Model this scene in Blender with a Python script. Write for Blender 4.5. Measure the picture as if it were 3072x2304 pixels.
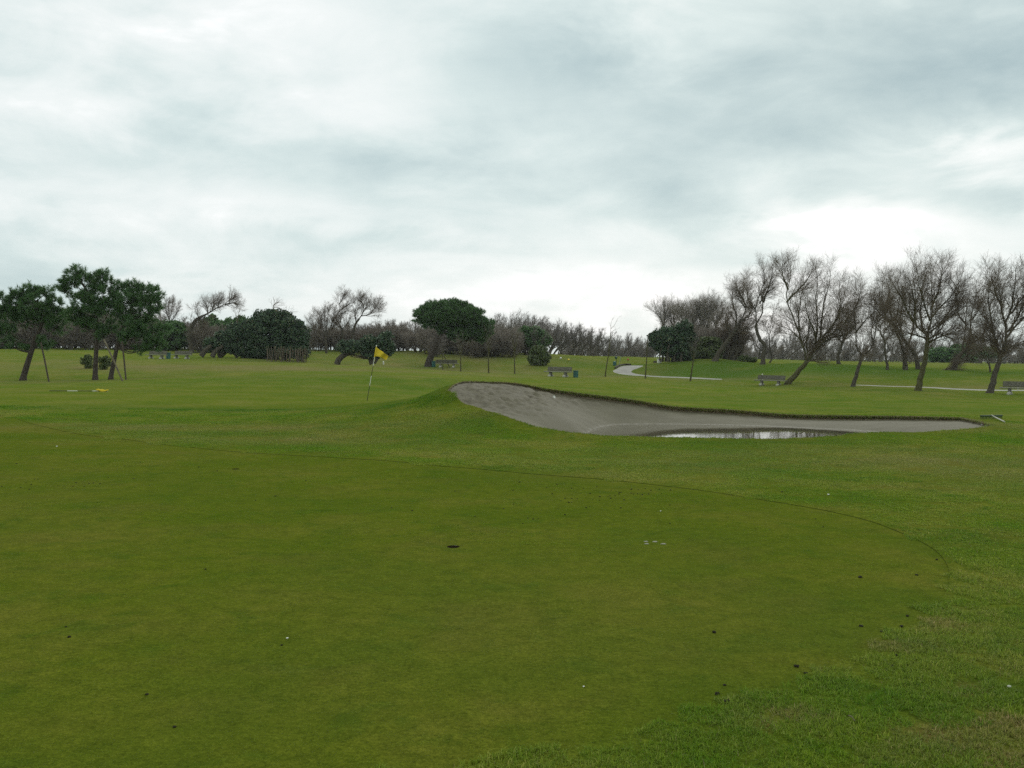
import bpy, math, random
import numpy as np
from mathutils import Vector, Matrix
from mathutils.geometry import delaunay_2d_cdt

for o in list(bpy.data.objects):
    bpy.data.objects.remove(o)
scene = bpy.context.scene
COL = scene.collection
rng = np.random.default_rng(7)
random.seed(7)
R = math.radians

# ------------------------------------------------------------------ camera
EYE = 1.65
PITCH, ROLL, FPX = math.atan(30 / 1000.0), R(0.8), 3000.0   # focal length in pixels of the 3072 wide photo
cam_d = bpy.data.cameras.new('camera')
cam_d.sensor_width = 36.0
cam_d.lens = 36.0 * FPX / 3072.0
cam_d.clip_start, cam_d.clip_end = 0.05, 6000
cam = bpy.data.objects.new('camera', cam_d)
CM = Matrix.Rotation(math.pi / 2 - PITCH, 3, 'X') @ Matrix.Rotation(ROLL, 3, 'Z')
cam.matrix_world = Matrix.Translation((0, 0, EYE)) @ CM.to_4x4()
COL.objects.link(cam)
scene.camera = cam
CMn = np.array(CM)

# ------------------------------------------------------------------ world, sun, exposure
SUN_EL, SUN_AZ = 27.0, 19.0        # degrees; azimuth measured from straight ahead towards the right
world = bpy.data.worlds.new('World')
scene.world = world
world.use_nodes = True


def build_world():
    nt = world.node_tree
    nt.nodes.clear()
    N, L = nt.nodes.new, nt.links.new

    def math_n(op, a, b=None, c=None, clamp=False):
        n = N('ShaderNodeMath')
        n.operation = op
        n.use_clamp = clamp
        for i, v in enumerate((a, b, c)):
            if v is None:
                continue
            if isinstance(v, (int, float)):
                n.inputs[i].default_value = v
            else:
                L(v, n.inputs[i])
        return n.outputs[0]

    out = N('ShaderNodeOutputWorld')
    bg = N('ShaderNodeBackground')
    bg.inputs['Strength'].default_value = 0.1
    L(bg.outputs[0], out.inputs[0])
    sky = N('ShaderNodeTexSky')
    sky.sky_type = 'NISHITA'
    sky.sun_disc = False
    sky.sun_elevation = R(SUN_EL)
    sky.sun_rotation = R(SUN_AZ)
    tc = N('ShaderNodeTexCoord')
    sep = N('ShaderNodeSeparateXYZ')
    L(tc.outputs['Generated'], sep.inputs[0])
    x, y, z = sep.outputs
    zc = math_n('MAXIMUM', z, 0.0)
    den = math_n('ADD', zc, 0.10)
    px, py = math_n('DIVIDE', x, den), math_n('DIVIDE', y, den)
    cmb = N('ShaderNodeCombineXYZ')
    L(px, cmb.inputs[0]); L(py, cmb.inputs[1])

    def noise(scale, detail, rough, dist, off, vec=None):
        m = N('ShaderNodeMapping')
        m.inputs['Location'].default_value = off
        L(vec or cmb.outputs[0], m.inputs[0])
        n = N('ShaderNodeTexNoise')
        n.inputs['Scale'].default_value = scale
        n.inputs['Detail'].default_value = detail
        n.inputs['Roughness'].default_value = rough
        n.inputs['Distortion'].default_value = dist
        L(m.outputs[0], n.inputs['Vector'])
        return n.outputs['Fac']

    sq = N('ShaderNodeVectorMath')
    sq.operation = 'MULTIPLY'
    sq.inputs[1].default_value = (1.0, 1.0, 2.3)
    L(tc.outputs['Generated'], sq.inputs[0])
    lump = sq.outputs[0]
    big = noise(0.42, 5, 0.50, 0.35, (3.1, 1.7, 0.0))
    mid = noise(7.5, 7, 0.56, 0.35, (9.3, 4.2, 2.0), lump)
    wis = noise(5.0, 5, 0.6, 0.5, (1.3, 8.2, 5.0), lump)
    fin = noise(1.3, 6, 0.6, 0.5, (7.3, 2.2, 1.0))
    # direction as azimuth / elevation, bent by noise so the banks have ragged edges
    az = math_n('ARCTAN2', x, y)
    hyp = math_n('SQRT', math_n('ADD', math_n('MULTIPLY', x, x), math_n('MULTIPLY', y, y)))
    el = math_n('ARCTAN2', z, hyp)
    az = math_n('ADD', az, math_n('MULTIPLY', math_n('SUBTRACT', mid, 0.5), 0.30))
    el = math_n('ADD', el, math_n('MULTIPLY', math_n('SUBTRACT', wis, 0.5), 0.10))

    def bank(sx, sy, wx, wy, amp):
        # a cloud bank or a break in the clouds, given by where it stands in the sky
        a0 = math.atan((sx - 1536) / FPX)
        e0 = math.atan((1062 + (sx - 1536) * 0.014 - sy) / FPX)
        u = math_n('DIVIDE', math_n('SUBTRACT', az, a0), wx / FPX)
        v = math_n('DIVIDE', math_n('SUBTRACT', el, e0), wy / FPX)
        s = math_n('ADD', math_n('MULTIPLY', u, u), math_n('MULTIPLY', v, v))
        return math_n('MULTIPLY', math_n('EXPONENT', math_n('MULTIPLY', s, -1.0)), amp)

    t = math_n('ADD', 0.65, math_n('MULTIPLY', math_n('SUBTRACT', big, 0.5), 0.40))
    t = math_n('ADD', t, math_n('MULTIPLY', math_n('SUBTRACT', mid, 0.5), 0.85))
    t = math_n('ADD', t, math_n('MULTIPLY', math_n('SUBTRACT', wis, 0.5), 0.55))
    t = math_n('ADD', t, math_n('MULTIPLY', math_n('SUBTRACT', fin, 0.5), 0.35))
    for b in BANKS:
        t = math_n('ADD', t, bank(*b))
    ramp = N('ShaderNodeValToRGB')
    e = ramp.color_ramp.elements
    e[0].position, e[0].color = 0.0, (0.38, 0.51, 0.545, 1)
    e[1].position, e[1].color = 1.0, (1.12, 1.12, 1.12, 1)
    for p, c in ((0.25, (0.52, 0.645, 0.66)), (0.50, (0.69, 0.80, 0.795)), (0.66, (0.82, 0.895, 0.885)), (0.82, (0.92, 0.965, 0.955))):
        q = e.new(p)
        q.color = c + (1,)
    L(t, ramp.inputs[0])
    sc = N('ShaderNodeVectorMath')
    sc.operation = 'SCALE'
    sc.inputs[3].default_value = 10.0
    L(ramp.outputs[0], sc.inputs[0])
    mx = N('ShaderNodeMix')
    mx.data_type = 'RGBA'
    mx.inputs[0].default_value = 0.96
    L(sky.outputs[0], mx.inputs[6])
    L(sc.outputs[0], mx.inputs[7])
    L(mx.outputs[2], bg.inputs[0])


# cloud banks (dark, negative) and breaks (bright): place in the sky, width, height, strength
BANKS = [
    (2600, 700, 300, 70, 0.44), (3072, 510, 170, 50, 0.30), (3040, 630, 200, 55, -0.34),
    (2150, 470, 640, 170, -0.32), (2950, 140, 520, 250, -0.56), (1800, 230, 480, 110, -0.34),
    (2450, 300, 560, 180, -0.14), (1150, 520, 420, 100, -0.26), (420, 470, 330, 70, -0.16),
    (600, 80, 620, 300, 0.20), (1400, 870, 900, 100, 0.12), (1950, 920, 600, 90, 0.20),
    (600, 640, 520, 60, 0.16), (120, 850, 330, 110, -0.26), (1150, 740, 500, 35, -0.16),
    (1900, 640, 420, 60, -0.12), (2250, 800, 260, 30, -0.18), (1000, 160, 300, 120, 0.10),
]
build_world()

sun_d = bpy.data.lights.new('sun', 'SUN')
sun_d.energy = 1.2
sun_d.angle = R(25)
sun_d.color = (1.0, 0.96, 0.90)
sun = bpy.data.objects.new('sun', sun_d)
sd = Vector((math.sin(R(SUN_AZ)) * math.cos(R(SUN_EL)), math.cos(R(SUN_AZ)) * math.cos(R(SUN_EL)), math.sin(R(SUN_EL))))
sun.rotation_euler = sd.to_track_quat('Z', 'Y').to_euler()
COL.objects.link(sun)

scene.render.engine = 'CYCLES'
scene.view_settings.view_transform = 'Standard'
scene.view_settings.look = 'None'
scene.view_settings.exposure = 0.0
scene.view_settings.gamma = 1.0
scene.view_settings.use_curve_mapping = False
scene.cycles.use_denoising = False
scene.cycles.use_adaptive_sampling = False
scene.cycles.sample_clamp_indirect = 2.0
scene.cycles.sample_clamp_direct = 3.0
scene.cycles.max_bounces = 6
scene.cycles.diffuse_bounces = 3
scene.cycles.transparent_max_bounces = 8


# ------------------------------------------------------------------ view geometry (where a point of the photo stands at a given depth)
def ray(sx, sy):
    sx, sy = np.asarray(sx, float), np.asarray(sy, float)
    c = np.stack([(sx - 1536) / FPX, (1152 - sy) / FPX, -np.ones_like(sx)], -1)
    d = c @ CMn.T
    return d / d[..., 1:2]


def at(sx, sy, Y):
    r = ray(sx, sy)
    return r * np.asarray(Y, float)[..., None] + np.array([0, 0, EYE])


def M(px_src, Y):
    """photo pixels -> metres at depth Y"""
    return px_src * Y / FPX


# ------------------------------------------------------------------ terrain
CTRL = [  # (sx, sy, Y)
    (0, 1200, 31), (100, 1174, 38), (240, 1174, 38), (500, 1180, 38), (800, 1190, 36), (1101, 1202, 35),
    (60, 1142, 59), (290, 1140, 59), (340, 1139, 60), (600, 1130, 60), (900, 1125, 58), (1200, 1130, 55),
    (0, 1110, 70), (300, 1105, 72), (600, 1105, 72), (0, 1075, 85), (300, 1075, 88), (500, 1078, 96),
    (0, 1053, 105), (200, 1051, 108), (400, 1053, 112), (560, 1060, 112), (700, 1072, 106), (800, 1080, 102),
    (930, 1092, 97), (1000, 1095, 95), (1100, 1097, 95), (1290, 1100, 110),
    (-300, 1110, 70), (-300, 1060, 100),
    (1150, 1057, 128), (1280, 1057, 128), (1400, 1068, 122), (1480, 1078, 118), (1560, 1085, 116), (1610, 1093, 112),
    (1660, 1080, 118), (1700, 1068, 132), (1800, 1070, 142), (1900, 1077, 134),
    (1328, 1110, 105), (1466, 1120, 98), (1544, 1122, 98), (1675, 1131, 95), (1816, 1130, 92), (1936, 1135, 90),
    (2072, 1143, 86), (1840, 1115, 108), (1928, 1097, 122), (1860, 1096, 124), (1875, 1130, 99),
    (2160, 1138, 95), (2005, 1131, 100), (2280, 1158, 82), (2330, 1158, 80),
    (2363, 1152, 82), (2559, 1161, 76), (2754, 1172, 70), (2969, 1179, 66), (3060, 1187, 63), (3300, 1198, 60),
    (2640, 1158, 80), (3025, 1171, 73),
    (1975, 1089, 115), (2136, 1075, 115), (2250, 1087, 115), (2300, 1092, 112), (2420, 1088, 106), (2501, 1092, 105),
    (2577, 1105, 100), (2700, 1112, 98), (2800, 1115, 96), (2950, 1119, 94), (3072, 1117, 94), (3300, 1120, 94),
    (2400, 1130, 90), (2800, 1140, 84), (2100, 1118, 103), (2250, 1112, 102),
    (2700, 1100, 122), (2850, 1091, 145), (2600, 1087, 150), (2350, 1080, 150), (3072, 1093, 145),
    # bunker rim, back then front
    (1343, 1171, 24.5), (1381, 1147, 26), (1463, 1146, 27), (1544, 1150, 27.5), (1646, 1167, 28), (1747, 1181, 28.2),
    (1910, 1202, 28.6), (2032, 1220, 28.7), (2195, 1230, 28.6), (2364, 1243, 28.3), (2627, 1247, 27.3), (2891, 1254, 25.5),
    (2981, 1278, 23),
    (1385, 1206, 23.5), (1463, 1234, 22), (1552, 1263, 21.2), (1605, 1279, 20.8), (1707, 1298, 20.2), (1809, 1308, 19.9),
    (1951, 1311, 19.8), (2195, 1316, 19.8), (2320, 1318, 19.8), (2408, 1315, 20), (2495, 1309, 20.4), (2561, 1300, 20.8),
    (2650, 1298, 21), (2759, 1298, 21.2), (2891, 1289, 22), (1240, 1200, 26), (1150, 1230, 24), (1000, 1243, 24),
]
WORLD = []  # (x, y, z)
for yy in (1.2, 2.5, 5, 8, 12, 16):
    for uu in (-0.75, -0.4, 0.0, 0.4, 0.75):
        WORLD.append((uu * yy, yy, 0.0))
WORLD += [(-9, 19, .0), (-4, 19.5, 0.02), (12, 19, .02), (15, 23, .05), (-16, 22, -.05),
          (-2, 36, .0), (2, 38, -.05), (6, 40, -.15), (12, 40, -.2), (20, 38, -.15), (-1, 48, -.3), (6, 55, -.4), (14, 55, -.42), (26, 50, -.4), (38, 48, -.4)]
for yy, zz in ((200, 0.9), (320, 0.7), (600, 0.5), (1200, 0.3)):
    for uu in (-0.7, -0.5, -0.25, 0.0, 0.25, 0.5, 0.7):
        WORLD.append((uu * yy, yy, zz if uu > -.1 or yy > 250 else 1.25))
c = np.array(CTRL, float)
P0 = np.concatenate([at(c[:, 0], c[:, 1], c[:, 2]), np.array(WORLD, float)])


def tps_fit(uv, z, smooth=1e-6):
    d2 = ((uv[:, None] - uv[None]) ** 2).sum(-1)
    K = np.where(d2 > 0, 0.5 * d2 * np.log(np.maximum(d2, 1e-20)), 0) + np.eye(len(uv)) * smooth
    Q = np.concatenate([np.ones((len(uv), 1)), uv], 1)
    A = np.block([[K, Q], [Q.T, np.zeros((3, 3))]])
    s = np.linalg.solve(A, np.concatenate([z, np.zeros(3)]))
    return uv, s


def tps_eval(fit, q):
    uv, s = fit
    out = np.empty(len(q))
    for i in range(0, len(q), 20000):
        b = q[i:i + 20000]
        d2 = ((b[:, None] - uv[None]) ** 2).sum(-1)
        out[i:i + 20000] = np.where(d2 > 0, 0.5 * d2 * np.log(np.maximum(d2, 1e-20)), 0) @ s[:len(uv)] + s[-3] + b @ s[-2:]
    return out


def to_w(x, y):
    return np.arctan2(x, y), 0.5 * np.log(np.maximum(x * x + y * y, 1e-9))


pw = np.stack(to_w(P0[:, 0], P0[:, 1]), -1)
FIT = tps_fit(pw, P0[:, 2], 2e-5)


def sstep(a, b, x):
    t = np.clip((x - a) / (b - a), 0, 1)
    return t * t * (3 - 2 * t)


def height(x, y):
    x, y = np.atleast_1d(np.asarray(x, float)), np.atleast_1d(np.asarray(y, float))
    ph, lr = to_w(x, y)
    z = np.zeros(len(x))
    near = np.abs(ph) < 1.15
    base = 0.6 * sstep(4.2, 5.3, lr) - 0.35 * sstep(3.2, 4.0, lr) * (1 - sstep(4.3, 5.2, lr))
    if near.any():
        z[near] = tps_eval(FIT, np.stack([ph[near], lr[near]], -1))
    w = 1 - sstep(0.72, 1.1, np.abs(ph))
    z = w * z + (1 - w) * base
    return np.where(lr < 0.2, 0.0, z)


def wave(x, y, scale, seed, n=7):
    """soft random field about 0, roughly +-1"""
    g = np.random.default_rng(seed)
    o = np.zeros_like(x)
    for i in range(n):
        a, f = g.uniform(0, 6.283), g.uniform(0.6, 1.7) / scale
        o += np.sin((x * math.cos(a) + y * math.sin(a)) * f * 6.283 + g.uniform(0, 6.283) + 1.3 * np.sin((y * math.cos(a) - x * math.sin(a)) * f * 3.1))
    return o / math.sqrt(n) / 0.9


smooth_height = height


def height(x, y):
    """the ground with its small undulations"""
    x, y = np.atleast_1d(np.asarray(x, float)), np.atleast_1d(np.asarray(y, float))
    r_ = np.hypot(x, y)
    return smooth_height(x, y) + 0.006 * wave(x, y, 2.5, 21) * np.exp(-((r_ / 60) ** 2)) * np.clip((r_ - 2) / 6, 0, 1) + 0.05 * wave(x, y, 14, 22) * sstep(30, 60, r_)


def ground_z(x, y):
    return float(height(x, y)[0])


def place(sx, sy, lo=2.5, hi=900):
    """where the line of sight through a point of the photo first meets the ground"""
    r = ray(sx, sy)
    Ys = np.exp(np.linspace(math.log(lo), math.log(hi), 1400))
    g = EYE + r[2] * Ys - height(r[0] * Ys, Ys)
    k = np.argmax(g <= 0) if (g <= 0).any() else int(np.argmin(np.abs(g[400:]))) + 400
    k = max(k, 1)
    a, b = Ys[k - 1], Ys[k]
    if g[k] <= 0:
        Y = a + (b - a) * g[k - 1] / (g[k - 1] - g[k] + 1e-12)
    else:
        Y = b
    x = r[0] * Y
    return np.array([x, Y, float(height(x, Y)[0])])


def ground_at(sx, Y):
    """the ground under an image column at depth Y"""
    x = float(ray(sx, 1060.0)[0]) * Y
    return np.array([x, Y, float(height(x, Y)[0])])


# ------------------------------------------------------------------ mesh helpers
def mesh_np(name, verts, faces, mats=(), smooth=False, mat_idx=None):
    """faces: list of (n,k) index arrays, or one"""
    if isinstance(faces, np.ndarray):
        faces = [faces]
    faces = [f for f in faces if len(f)]
    me = bpy.data.meshes.new(name)
    verts = np.ascontiguousarray(verts, np.float32)
    me.vertices.add(len(verts))
    me.vertices.foreach_set('co', verts.ravel())
    loops = np.concatenate([f.ravel() for f in faces]).astype(np.int32)
    sizes = np.concatenate([np.full(len(f), f.shape[1], np.int32) for f in faces])
    starts = np.concatenate([[0], np.cumsum(sizes)[:-1]]).astype(np.int32)
    me.loops.add(len(loops))
    me.loops.foreach_set('vertex_index', loops)
    me.polygons.add(len(sizes))
    me.polygons.foreach_set('loop_start', starts)
    if mat_idx is not None:
        me.polygons.foreach_set('material_index', np.asarray(mat_idx, np.int32))
    for m in mats:
        me.materials.append(m)
    me.update(calc_edges=True)
    me.polygons.foreach_set('use_smooth', np.full(len(sizes), smooth, bool))
    return me


def attr(me, name, vals):
    a = me.attributes.new(name, 'FLOAT', 'POINT')
    a.data.foreach_set('value', np.ascontiguousarray(vals, np.float32))


def link(name, me, parent=None, loc=None):
    o = bpy.data.objects.new(name, me)
    if loc is not None:
        o.location = Vector([float(v) for v in loc])
    COL.objects.link(o)
    if parent is not None:
        o.parent = parent
    return o


def tag(o, label=None, cat=None, group=None, kind=None):
    if label: o['label'] = label
    if cat: o['category'] = cat
    if group: o['group'] = group
    if kind: o['kind'] = kind
    return o


def empty(name, loc, label, cat, group=None, rz=0.0):
    o = bpy.data.objects.new(name, None)
    o.empty_display_size = 0.2
    o.location = Vector([float(v) for v in loc])
    o.rotation_euler = (0, 0, rz)
    COL.objects.link(o)
    return tag(o, label, cat, group)


def copy_tree(o, label, loc, rz=0.0, sc=1.0, group=None):
    c = o.copy()
    COL.objects.link(c)
    c.location = Vector([float(v) for v in loc])
    c.rotation_euler = (0, 0, rz)
    c.scale = (sc, sc, sc) if isinstance(sc, (int, float)) else sc
    c['label'] = label
    if group: c['group'] = group
    for ch in o.children:
        d = ch.copy()
        COL.objects.link(d)
        d.parent = c
        for g in ch.children:
            e = g.copy()
            COL.objects.link(e)
            e.parent = d
    return c


class MB:
    """small solid pieces collected into one mesh"""
    def __init__(s):
        s.v, s.f = [], []

    def add(s, v, f):
        n = len(s.v)
        s.v += [tuple(map(float, p)) for p in v]
        s.f += [tuple(i + n for i in q) for q in f]
        return s

    def box(s, c, d, rot=None, bev=0.0):
        """box with centre c, size d; bev cuts its vertical and top edges"""
        hx, hy, hz = d[0] / 2, d[1] / 2, d[2] / 2
        b = min(bev, hx * .9, hy * .9, hz * .9)
        if b > 0:
            lay = [(-hz, b), (-hz + b, 0), (hz - b, 0), (hz, b)]
            v = []
            for z, i in lay:
                x, y = hx - i, hy - i
                e = b * .6
                v += [(-x + e, -y, z), (x - e, -y, z), (x, -y + e, z), (x, y - e, z), (x - e, y, z), (-x + e, y, z), (-x, y - e, z), (-x, -y + e, z)]
            f = [tuple(range(7, -1, -1)), tuple(range(24, 32))]
            for l in range(3):
                for i in range(8):
                    j = (i + 1) % 8
                    f.append((l * 8 + i, l * 8 + j, l * 8 + 8 + j, l * 8 + 8 + i))
        else:
            v = [(x * hx, y * hy, z * hz) for z in (-1, 1) for x, y in ((-1, -1), (1, -1), (1, 1), (-1, 1))]
            f = [(3, 2, 1, 0), (4, 5, 6, 7)] + [(i, (i + 1) % 4, 4 + (i + 1) % 4, 4 + i) for i in range(4)]
        if rot is not None:
            v = [rot @ Vector(p) for p in v]
        return s.add([(p[0] + c[0], p[1] + c[1], p[2] + c[2]) for p in v], f)

    def tube(s, pts, rad, n=8, cap=True):
        pts = [Vector(p) for p in pts]
        rad = rad if isinstance(rad, (list, tuple)) else [rad] * len(pts)
        v, f = [], []
        for i, p in enumerate(pts):
            t = (pts[min(i + 1, len(pts) - 1)] - pts[max(i - 1, 0)]).normalized()
            ref = Vector((0.12, 0.98, 0.15)) if abs(t.z) > .5 else Vector((0.1, 0.1, 1))
            u = t.cross(ref).normalized()
            w = t.cross(u)
            for k in range(n):
                a = 2 * math.pi * k / n
                v.append(p + (u * math.cos(a) + w * math.sin(a)) * rad[i])
        for i in range(len(pts) - 1):
            for k in range(n):
                f.append((i * n + k, i * n + (k + 1) % n, (i + 1) * n + (k + 1) % n, (i + 1) * n + k))
        if cap:
            f.append(tuple(range(n - 1, -1, -1)))
            f.append(tuple(range((len(pts) - 1) * n, len(pts) * n)))
        return s.add(v, f)

    def lathe(s, prof, n=20, c=(0, 0, 0), ripple=0.0):
        v, f = [], []
        for r_, z in prof:
            for k in range(n):
                a = 2 * math.pi * k / n
                q = r_ * (1 + (ripple if k % 2 else -ripple))
                v.append((c[0] + q * math.cos(a), c[1] + q * math.sin(a), c[2] + z))
        for i in range(len(prof) - 1):
            for k in range(n):
                f.append((i * n + k, i * n + (k + 1) % n, (i + 1) * n + (k + 1) % n, (i + 1) * n + k))
        f.append(tuple(range(n - 1, -1, -1)))
        f.append(tuple(range((len(prof) - 1) * n, len(prof) * n)))
        return s.add(v, f)

    def build(s, name, mat, parent=None, loc=None, smooth=False):
        me = bpy.data.meshes.new(name)
        me.from_pydata(s.v, [], s.f)
        me.materials.append(mat)
        if smooth:
            me.polygons.foreach_set('use_smooth', [True] * len(me.polygons))
        me.update()
        return link(name, me, parent, loc)


# ------------------------------------------------------------------ materials
def new_mat(name):
    m = bpy.data.materials.new(name)
    m.use_nodes = True
    nt = m.node_tree
    b = nt.nodes['Principled BSDF']
    return m, nt, b


def n_noise(nt, scale, detail=3, rough=0.55, coord='Object', dist=0.0, stretch=None):
    tc = nt.nodes.new('ShaderNodeTexCoord')
    n = nt.nodes.new('ShaderNodeTexNoise')
    n.inputs['Scale'].default_value = scale
    n.inputs['Detail'].default_value = detail
    n.inputs['Roughness'].default_value = rough
    n.inputs['Distortion'].default_value = dist
    if stretch:
        mp = nt.nodes.new('ShaderNodeMapping')
        mp.inputs['Scale'].default_value = stretch
        nt.links.new(tc.outputs[coord], mp.inputs[0])
        nt.links.new(mp.outputs[0], n.inputs['Vector'])
    else:
        nt.links.new(tc.outputs[coord], n.inputs['Vector'])
    return n.outputs['Fac']


def n_ramp(nt, fac, stops):
    r = nt.nodes.new('ShaderNodeValToRGB')
    e = r.color_ramp.elements
    e[0].position, e[0].color = stops[0][0], tuple(stops[0][1]) + (1,)
    e[1].position, e[1].color = stops[-1][0], tuple(stops[-1][1]) + (1,)
    for p, c_ in stops[1:-1]:
        q = e.new(p)
        q.color = tuple(c_) + (1,)
    nt.links.new(fac, r.inputs[0])
    return r.outputs[0]


def n_mix(nt, fac, a, b, mode='MIX'):
    m = nt.nodes.new('ShaderNodeMix')
    m.data_type = 'RGBA'
    m.blend_type = mode
    for i, v in ((0, fac), (6, a), (7, b)):
        if isinstance(v, (int, float)):
            m.inputs[i].default_value = v
        elif isinstance(v, tuple):
            m.inputs[i].default_value = v + (1,) if len(v) == 3 else v
        else:
            nt.links.new(v, m.inputs[i])
    return m.outputs[2]


def n_math(nt, op, a, b=0.0, clamp=False):
    n = nt.nodes.new('ShaderNodeMath')
    n.operation = op
    n.use_clamp = clamp
    for i, v in enumerate((a, b)):
        if isinstance(v, (int, float)):
            n.inputs[i].default_value = v
        else:
            nt.links.new(v, n.inputs[i])
    return n.outputs[0]


def n_bump(nt, b, fac, strength, dist):
    bp = nt.nodes.new('ShaderNodeBump')
    bp.inputs['Strength'].default_value = strength
    bp.inputs['Distance'].default_value = dist
    nt.links.new(fac, bp.inputs['Height'])
    nt.links.new(bp.outputs[0], b.inputs['Normal'])


def simple(name, col, rough=0.7, spec=0.3, var=0.25, scale=6.0, bump=0.0, detail=4):
    m, nt, b = new_mat(name)
    f = n_noise(nt, scale, detail)
    lo = tuple(x * (1 - var) for x in col)
    hi = tuple(min(1, x * (1 + var)) for x in col)
    nt.links.new(n_ramp(nt, f, [(0.3, lo), (0.7, hi)]), b.inputs['Base Color'])
    b.inputs['Roughness'].default_value = rough
    b.inputs['Specular IOR Level'].default_value = spec
    if bump:
        n_bump(nt, b, f, bump, 0.02)
    return m


def n_attr(nt, name):
    a = nt.nodes.new('ShaderNodeAttribute')
    a.attribute_name = name
    return a.outputs['Fac']


def island(nt):
    return nt.nodes.new('ShaderNodeNewGeometry').outputs['Random Per Island']


def leaf_mat(name, stops, rough=0.55, spec=0.25, trans=0.0, objvar=0.0):
    m, nt, b = new_mat(name)
    c_ = n_ramp(nt, island(nt), stops)
    if objvar:
        oi = nt.nodes.new('ShaderNodeObjectInfo')
        hs = nt.nodes.new('ShaderNodeHueSaturation')
        v = n_math(nt, 'ADD', n_math(nt, 'MULTIPLY', oi.outputs['Random'], objvar), 1 - objvar / 2)
        nt.links.new(v, hs.inputs['Value'])
        nt.links.new(c_, hs.inputs['Color'])
        c_ = hs.outputs[0]
    nt.links.new(c_, b.inputs['Base Color'])
    b.inputs['Roughness'].default_value = rough
    b.inputs['Specular IOR Level'].default_value = spec
    if trans:
        tr = nt.nodes.new('ShaderNodeBsdfTranslucent')
        nt.links.new(c_, tr.inputs['Color'])
        ms = nt.nodes.new('ShaderNodeMixShader')
        ms.inputs[0].default_value = trans
        nt.links.new(b.outputs[0], ms.inputs[1])
        nt.links.new(tr.outputs[0], ms.inputs[2])
        nt.links.new(ms.outputs[0], nt.nodes['Material Output'].inputs['Surface'])
    return m
# ------------------------------------------------------------------ outlines on the ground, traced along what the photo shows
def crom(pts, n=6, closed=False):
    p = np.array(pts, float)
    out = []
    m = len(p)
    for i in range(m if closed else m - 1):
        a, b, c_, d = (p[(i - 1) % m], p[i], p[(i + 1) % m], p[(i + 2) % m]) if closed else (p[max(i - 1, 0)], p[i], p[i + 1], p[min(i + 2, m - 1)])
        for k in range(n):
            t = k / n
            out.append(0.5 * (2 * b + (c_ - a) * t + (2 * a - 5 * b + 4 * c_ - d) * t * t + (3 * b - a - 3 * c_ + d) * t ** 3))
    if not closed:
        out.append(p[-1])
    return np.array(out)


def ground_line(pts):
    return np.array([place(*q) for q in pts])


BACK = [(1343, 1171), (1356, 1157), (1381, 1148), (1420, 1146), (1463, 1146), (1544, 1150), (1590, 1156), (1646, 1167), (1747, 1181), (1830, 1192), (1910, 1202),
        (2032, 1220), (2100, 1225), (2195, 1230), (2364, 1243), (2500, 1246), (2627, 1247), (2780, 1249), (2891, 1254), (2950, 1265), (2981, 1278)]
FRONT = [(2981, 1278), (2940, 1284), (2891, 1289), (2830, 1294), (2759, 1298), (2650, 1298), (2600, 1298), (2561, 1300), (2495, 1309), (2408, 1315), (2320, 1318), (2195, 1316),
         (2070, 1313), (1951, 1311), (1809, 1308), (1760, 1304), (1707, 1298), (1650, 1288), (1605, 1279), (1552, 1263), (1463, 1234), (1385, 1206), (1343, 1171)]


def rim_depth(sx, front):
    t = np.array([q for q in CTRL if 1300 < q[0] < 3000 and 19 < q[2] < 30 and q[1] > 1140], float)
    t = t[[i for i in range(len(t)) if ((t[i, 2] > 23.6) != front) or t[i, 0] in (1343, 2981)]]
    t = t[np.argsort(t[:, 0])]
    return np.interp(sx, t[:, 0], t[:, 2])


def rim_line(pts, front, n):
    q = crom(pts, n)
    P = at(q[:, 0], q[:, 1], rim_depth(q[:, 0], front))
    P[:, 2] = height(P[:, 0], P[:, 1])
    return P


rim_back = rim_line(BACK, False, 8)
rim_front = rim_line(FRONT, True, 8)
bunker_xy = np.concatenate([rim_back[:-1], rim_front[:-1]])
wob = rng.normal(0, 0.018, (len(bunker_xy), 2))
bunker_xy[:, :2] += wob
bunker_xy[:, 2] = height(bunker_xy[:, 0], bunker_xy[:, 1])
NB = len(rim_back) - 1

GREEN = [(0, 1247), (113, 1276), (181, 1292), (253, 1305), (362, 1317), (479, 1333), (633, 1349), (814, 1363), (1000, 1373), (1179, 1384), (1310, 1397), (1475, 1411),
         (1630, 1425), (1824, 1440), (2050, 1465), (2229, 1491), (2349, 1510), (2480, 1533), (2599, 1561), (2676, 1588), (2763, 1626), (2817, 1662), (2845, 1705),
         (2847, 1749), (2828, 1792), (2785, 1836), (2708, 1907), (2616, 1950), (2518, 1991), (2414, 2027), (2327, 2065), (2234, 2098), (2136, 2128), (2033, 2160),
         (1870, 2202), (1706, 2245), (1572, 2277), (1472, 2297)]
g_in = ground_line(GREEN)
g_out = np.array([(-1.1, 3.6, 0), (-2.6, 3.0, 0), (-5.0, 2.6, 0), (-8.5, 3.2, 0), (-12.5, 6.0, 0), (-15.5, 11, 0), (-17, 17, 0), (-16, 22, 0), (-14.2, 24.2, 0)])
green_xy = crom(np.concatenate([g_in, g_out])[:, :2], 5, True)
GREEN2 = [(-420, 1170), (0, 1164), (500, 1161), (900, 1164), (1150, 1177), (1225, 1196), (1120, 1218), (900, 1228), (450, 1226), (0, 1212), (-420, 1206)]
green2_xy = crom(ground_line(GREEN2)[:, :2], 6, True)
PATH = [(1839, 1114), (1850, 1107), (1866, 1099), (1885, 1097), (1928, 1097), (1918, 1103), (1901, 1109), (1894, 1114), (1897, 1118), (1907, 1121.5), (1943, 1126.5),
        (2005, 1130), (2090, 1133), (2158, 1136.6), (2166, 1138), (2158, 1138.6), (2090, 1135.8), (2005, 1132.4), (1943, 1129), (1895, 1126), (1858, 1121.5)]
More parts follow.
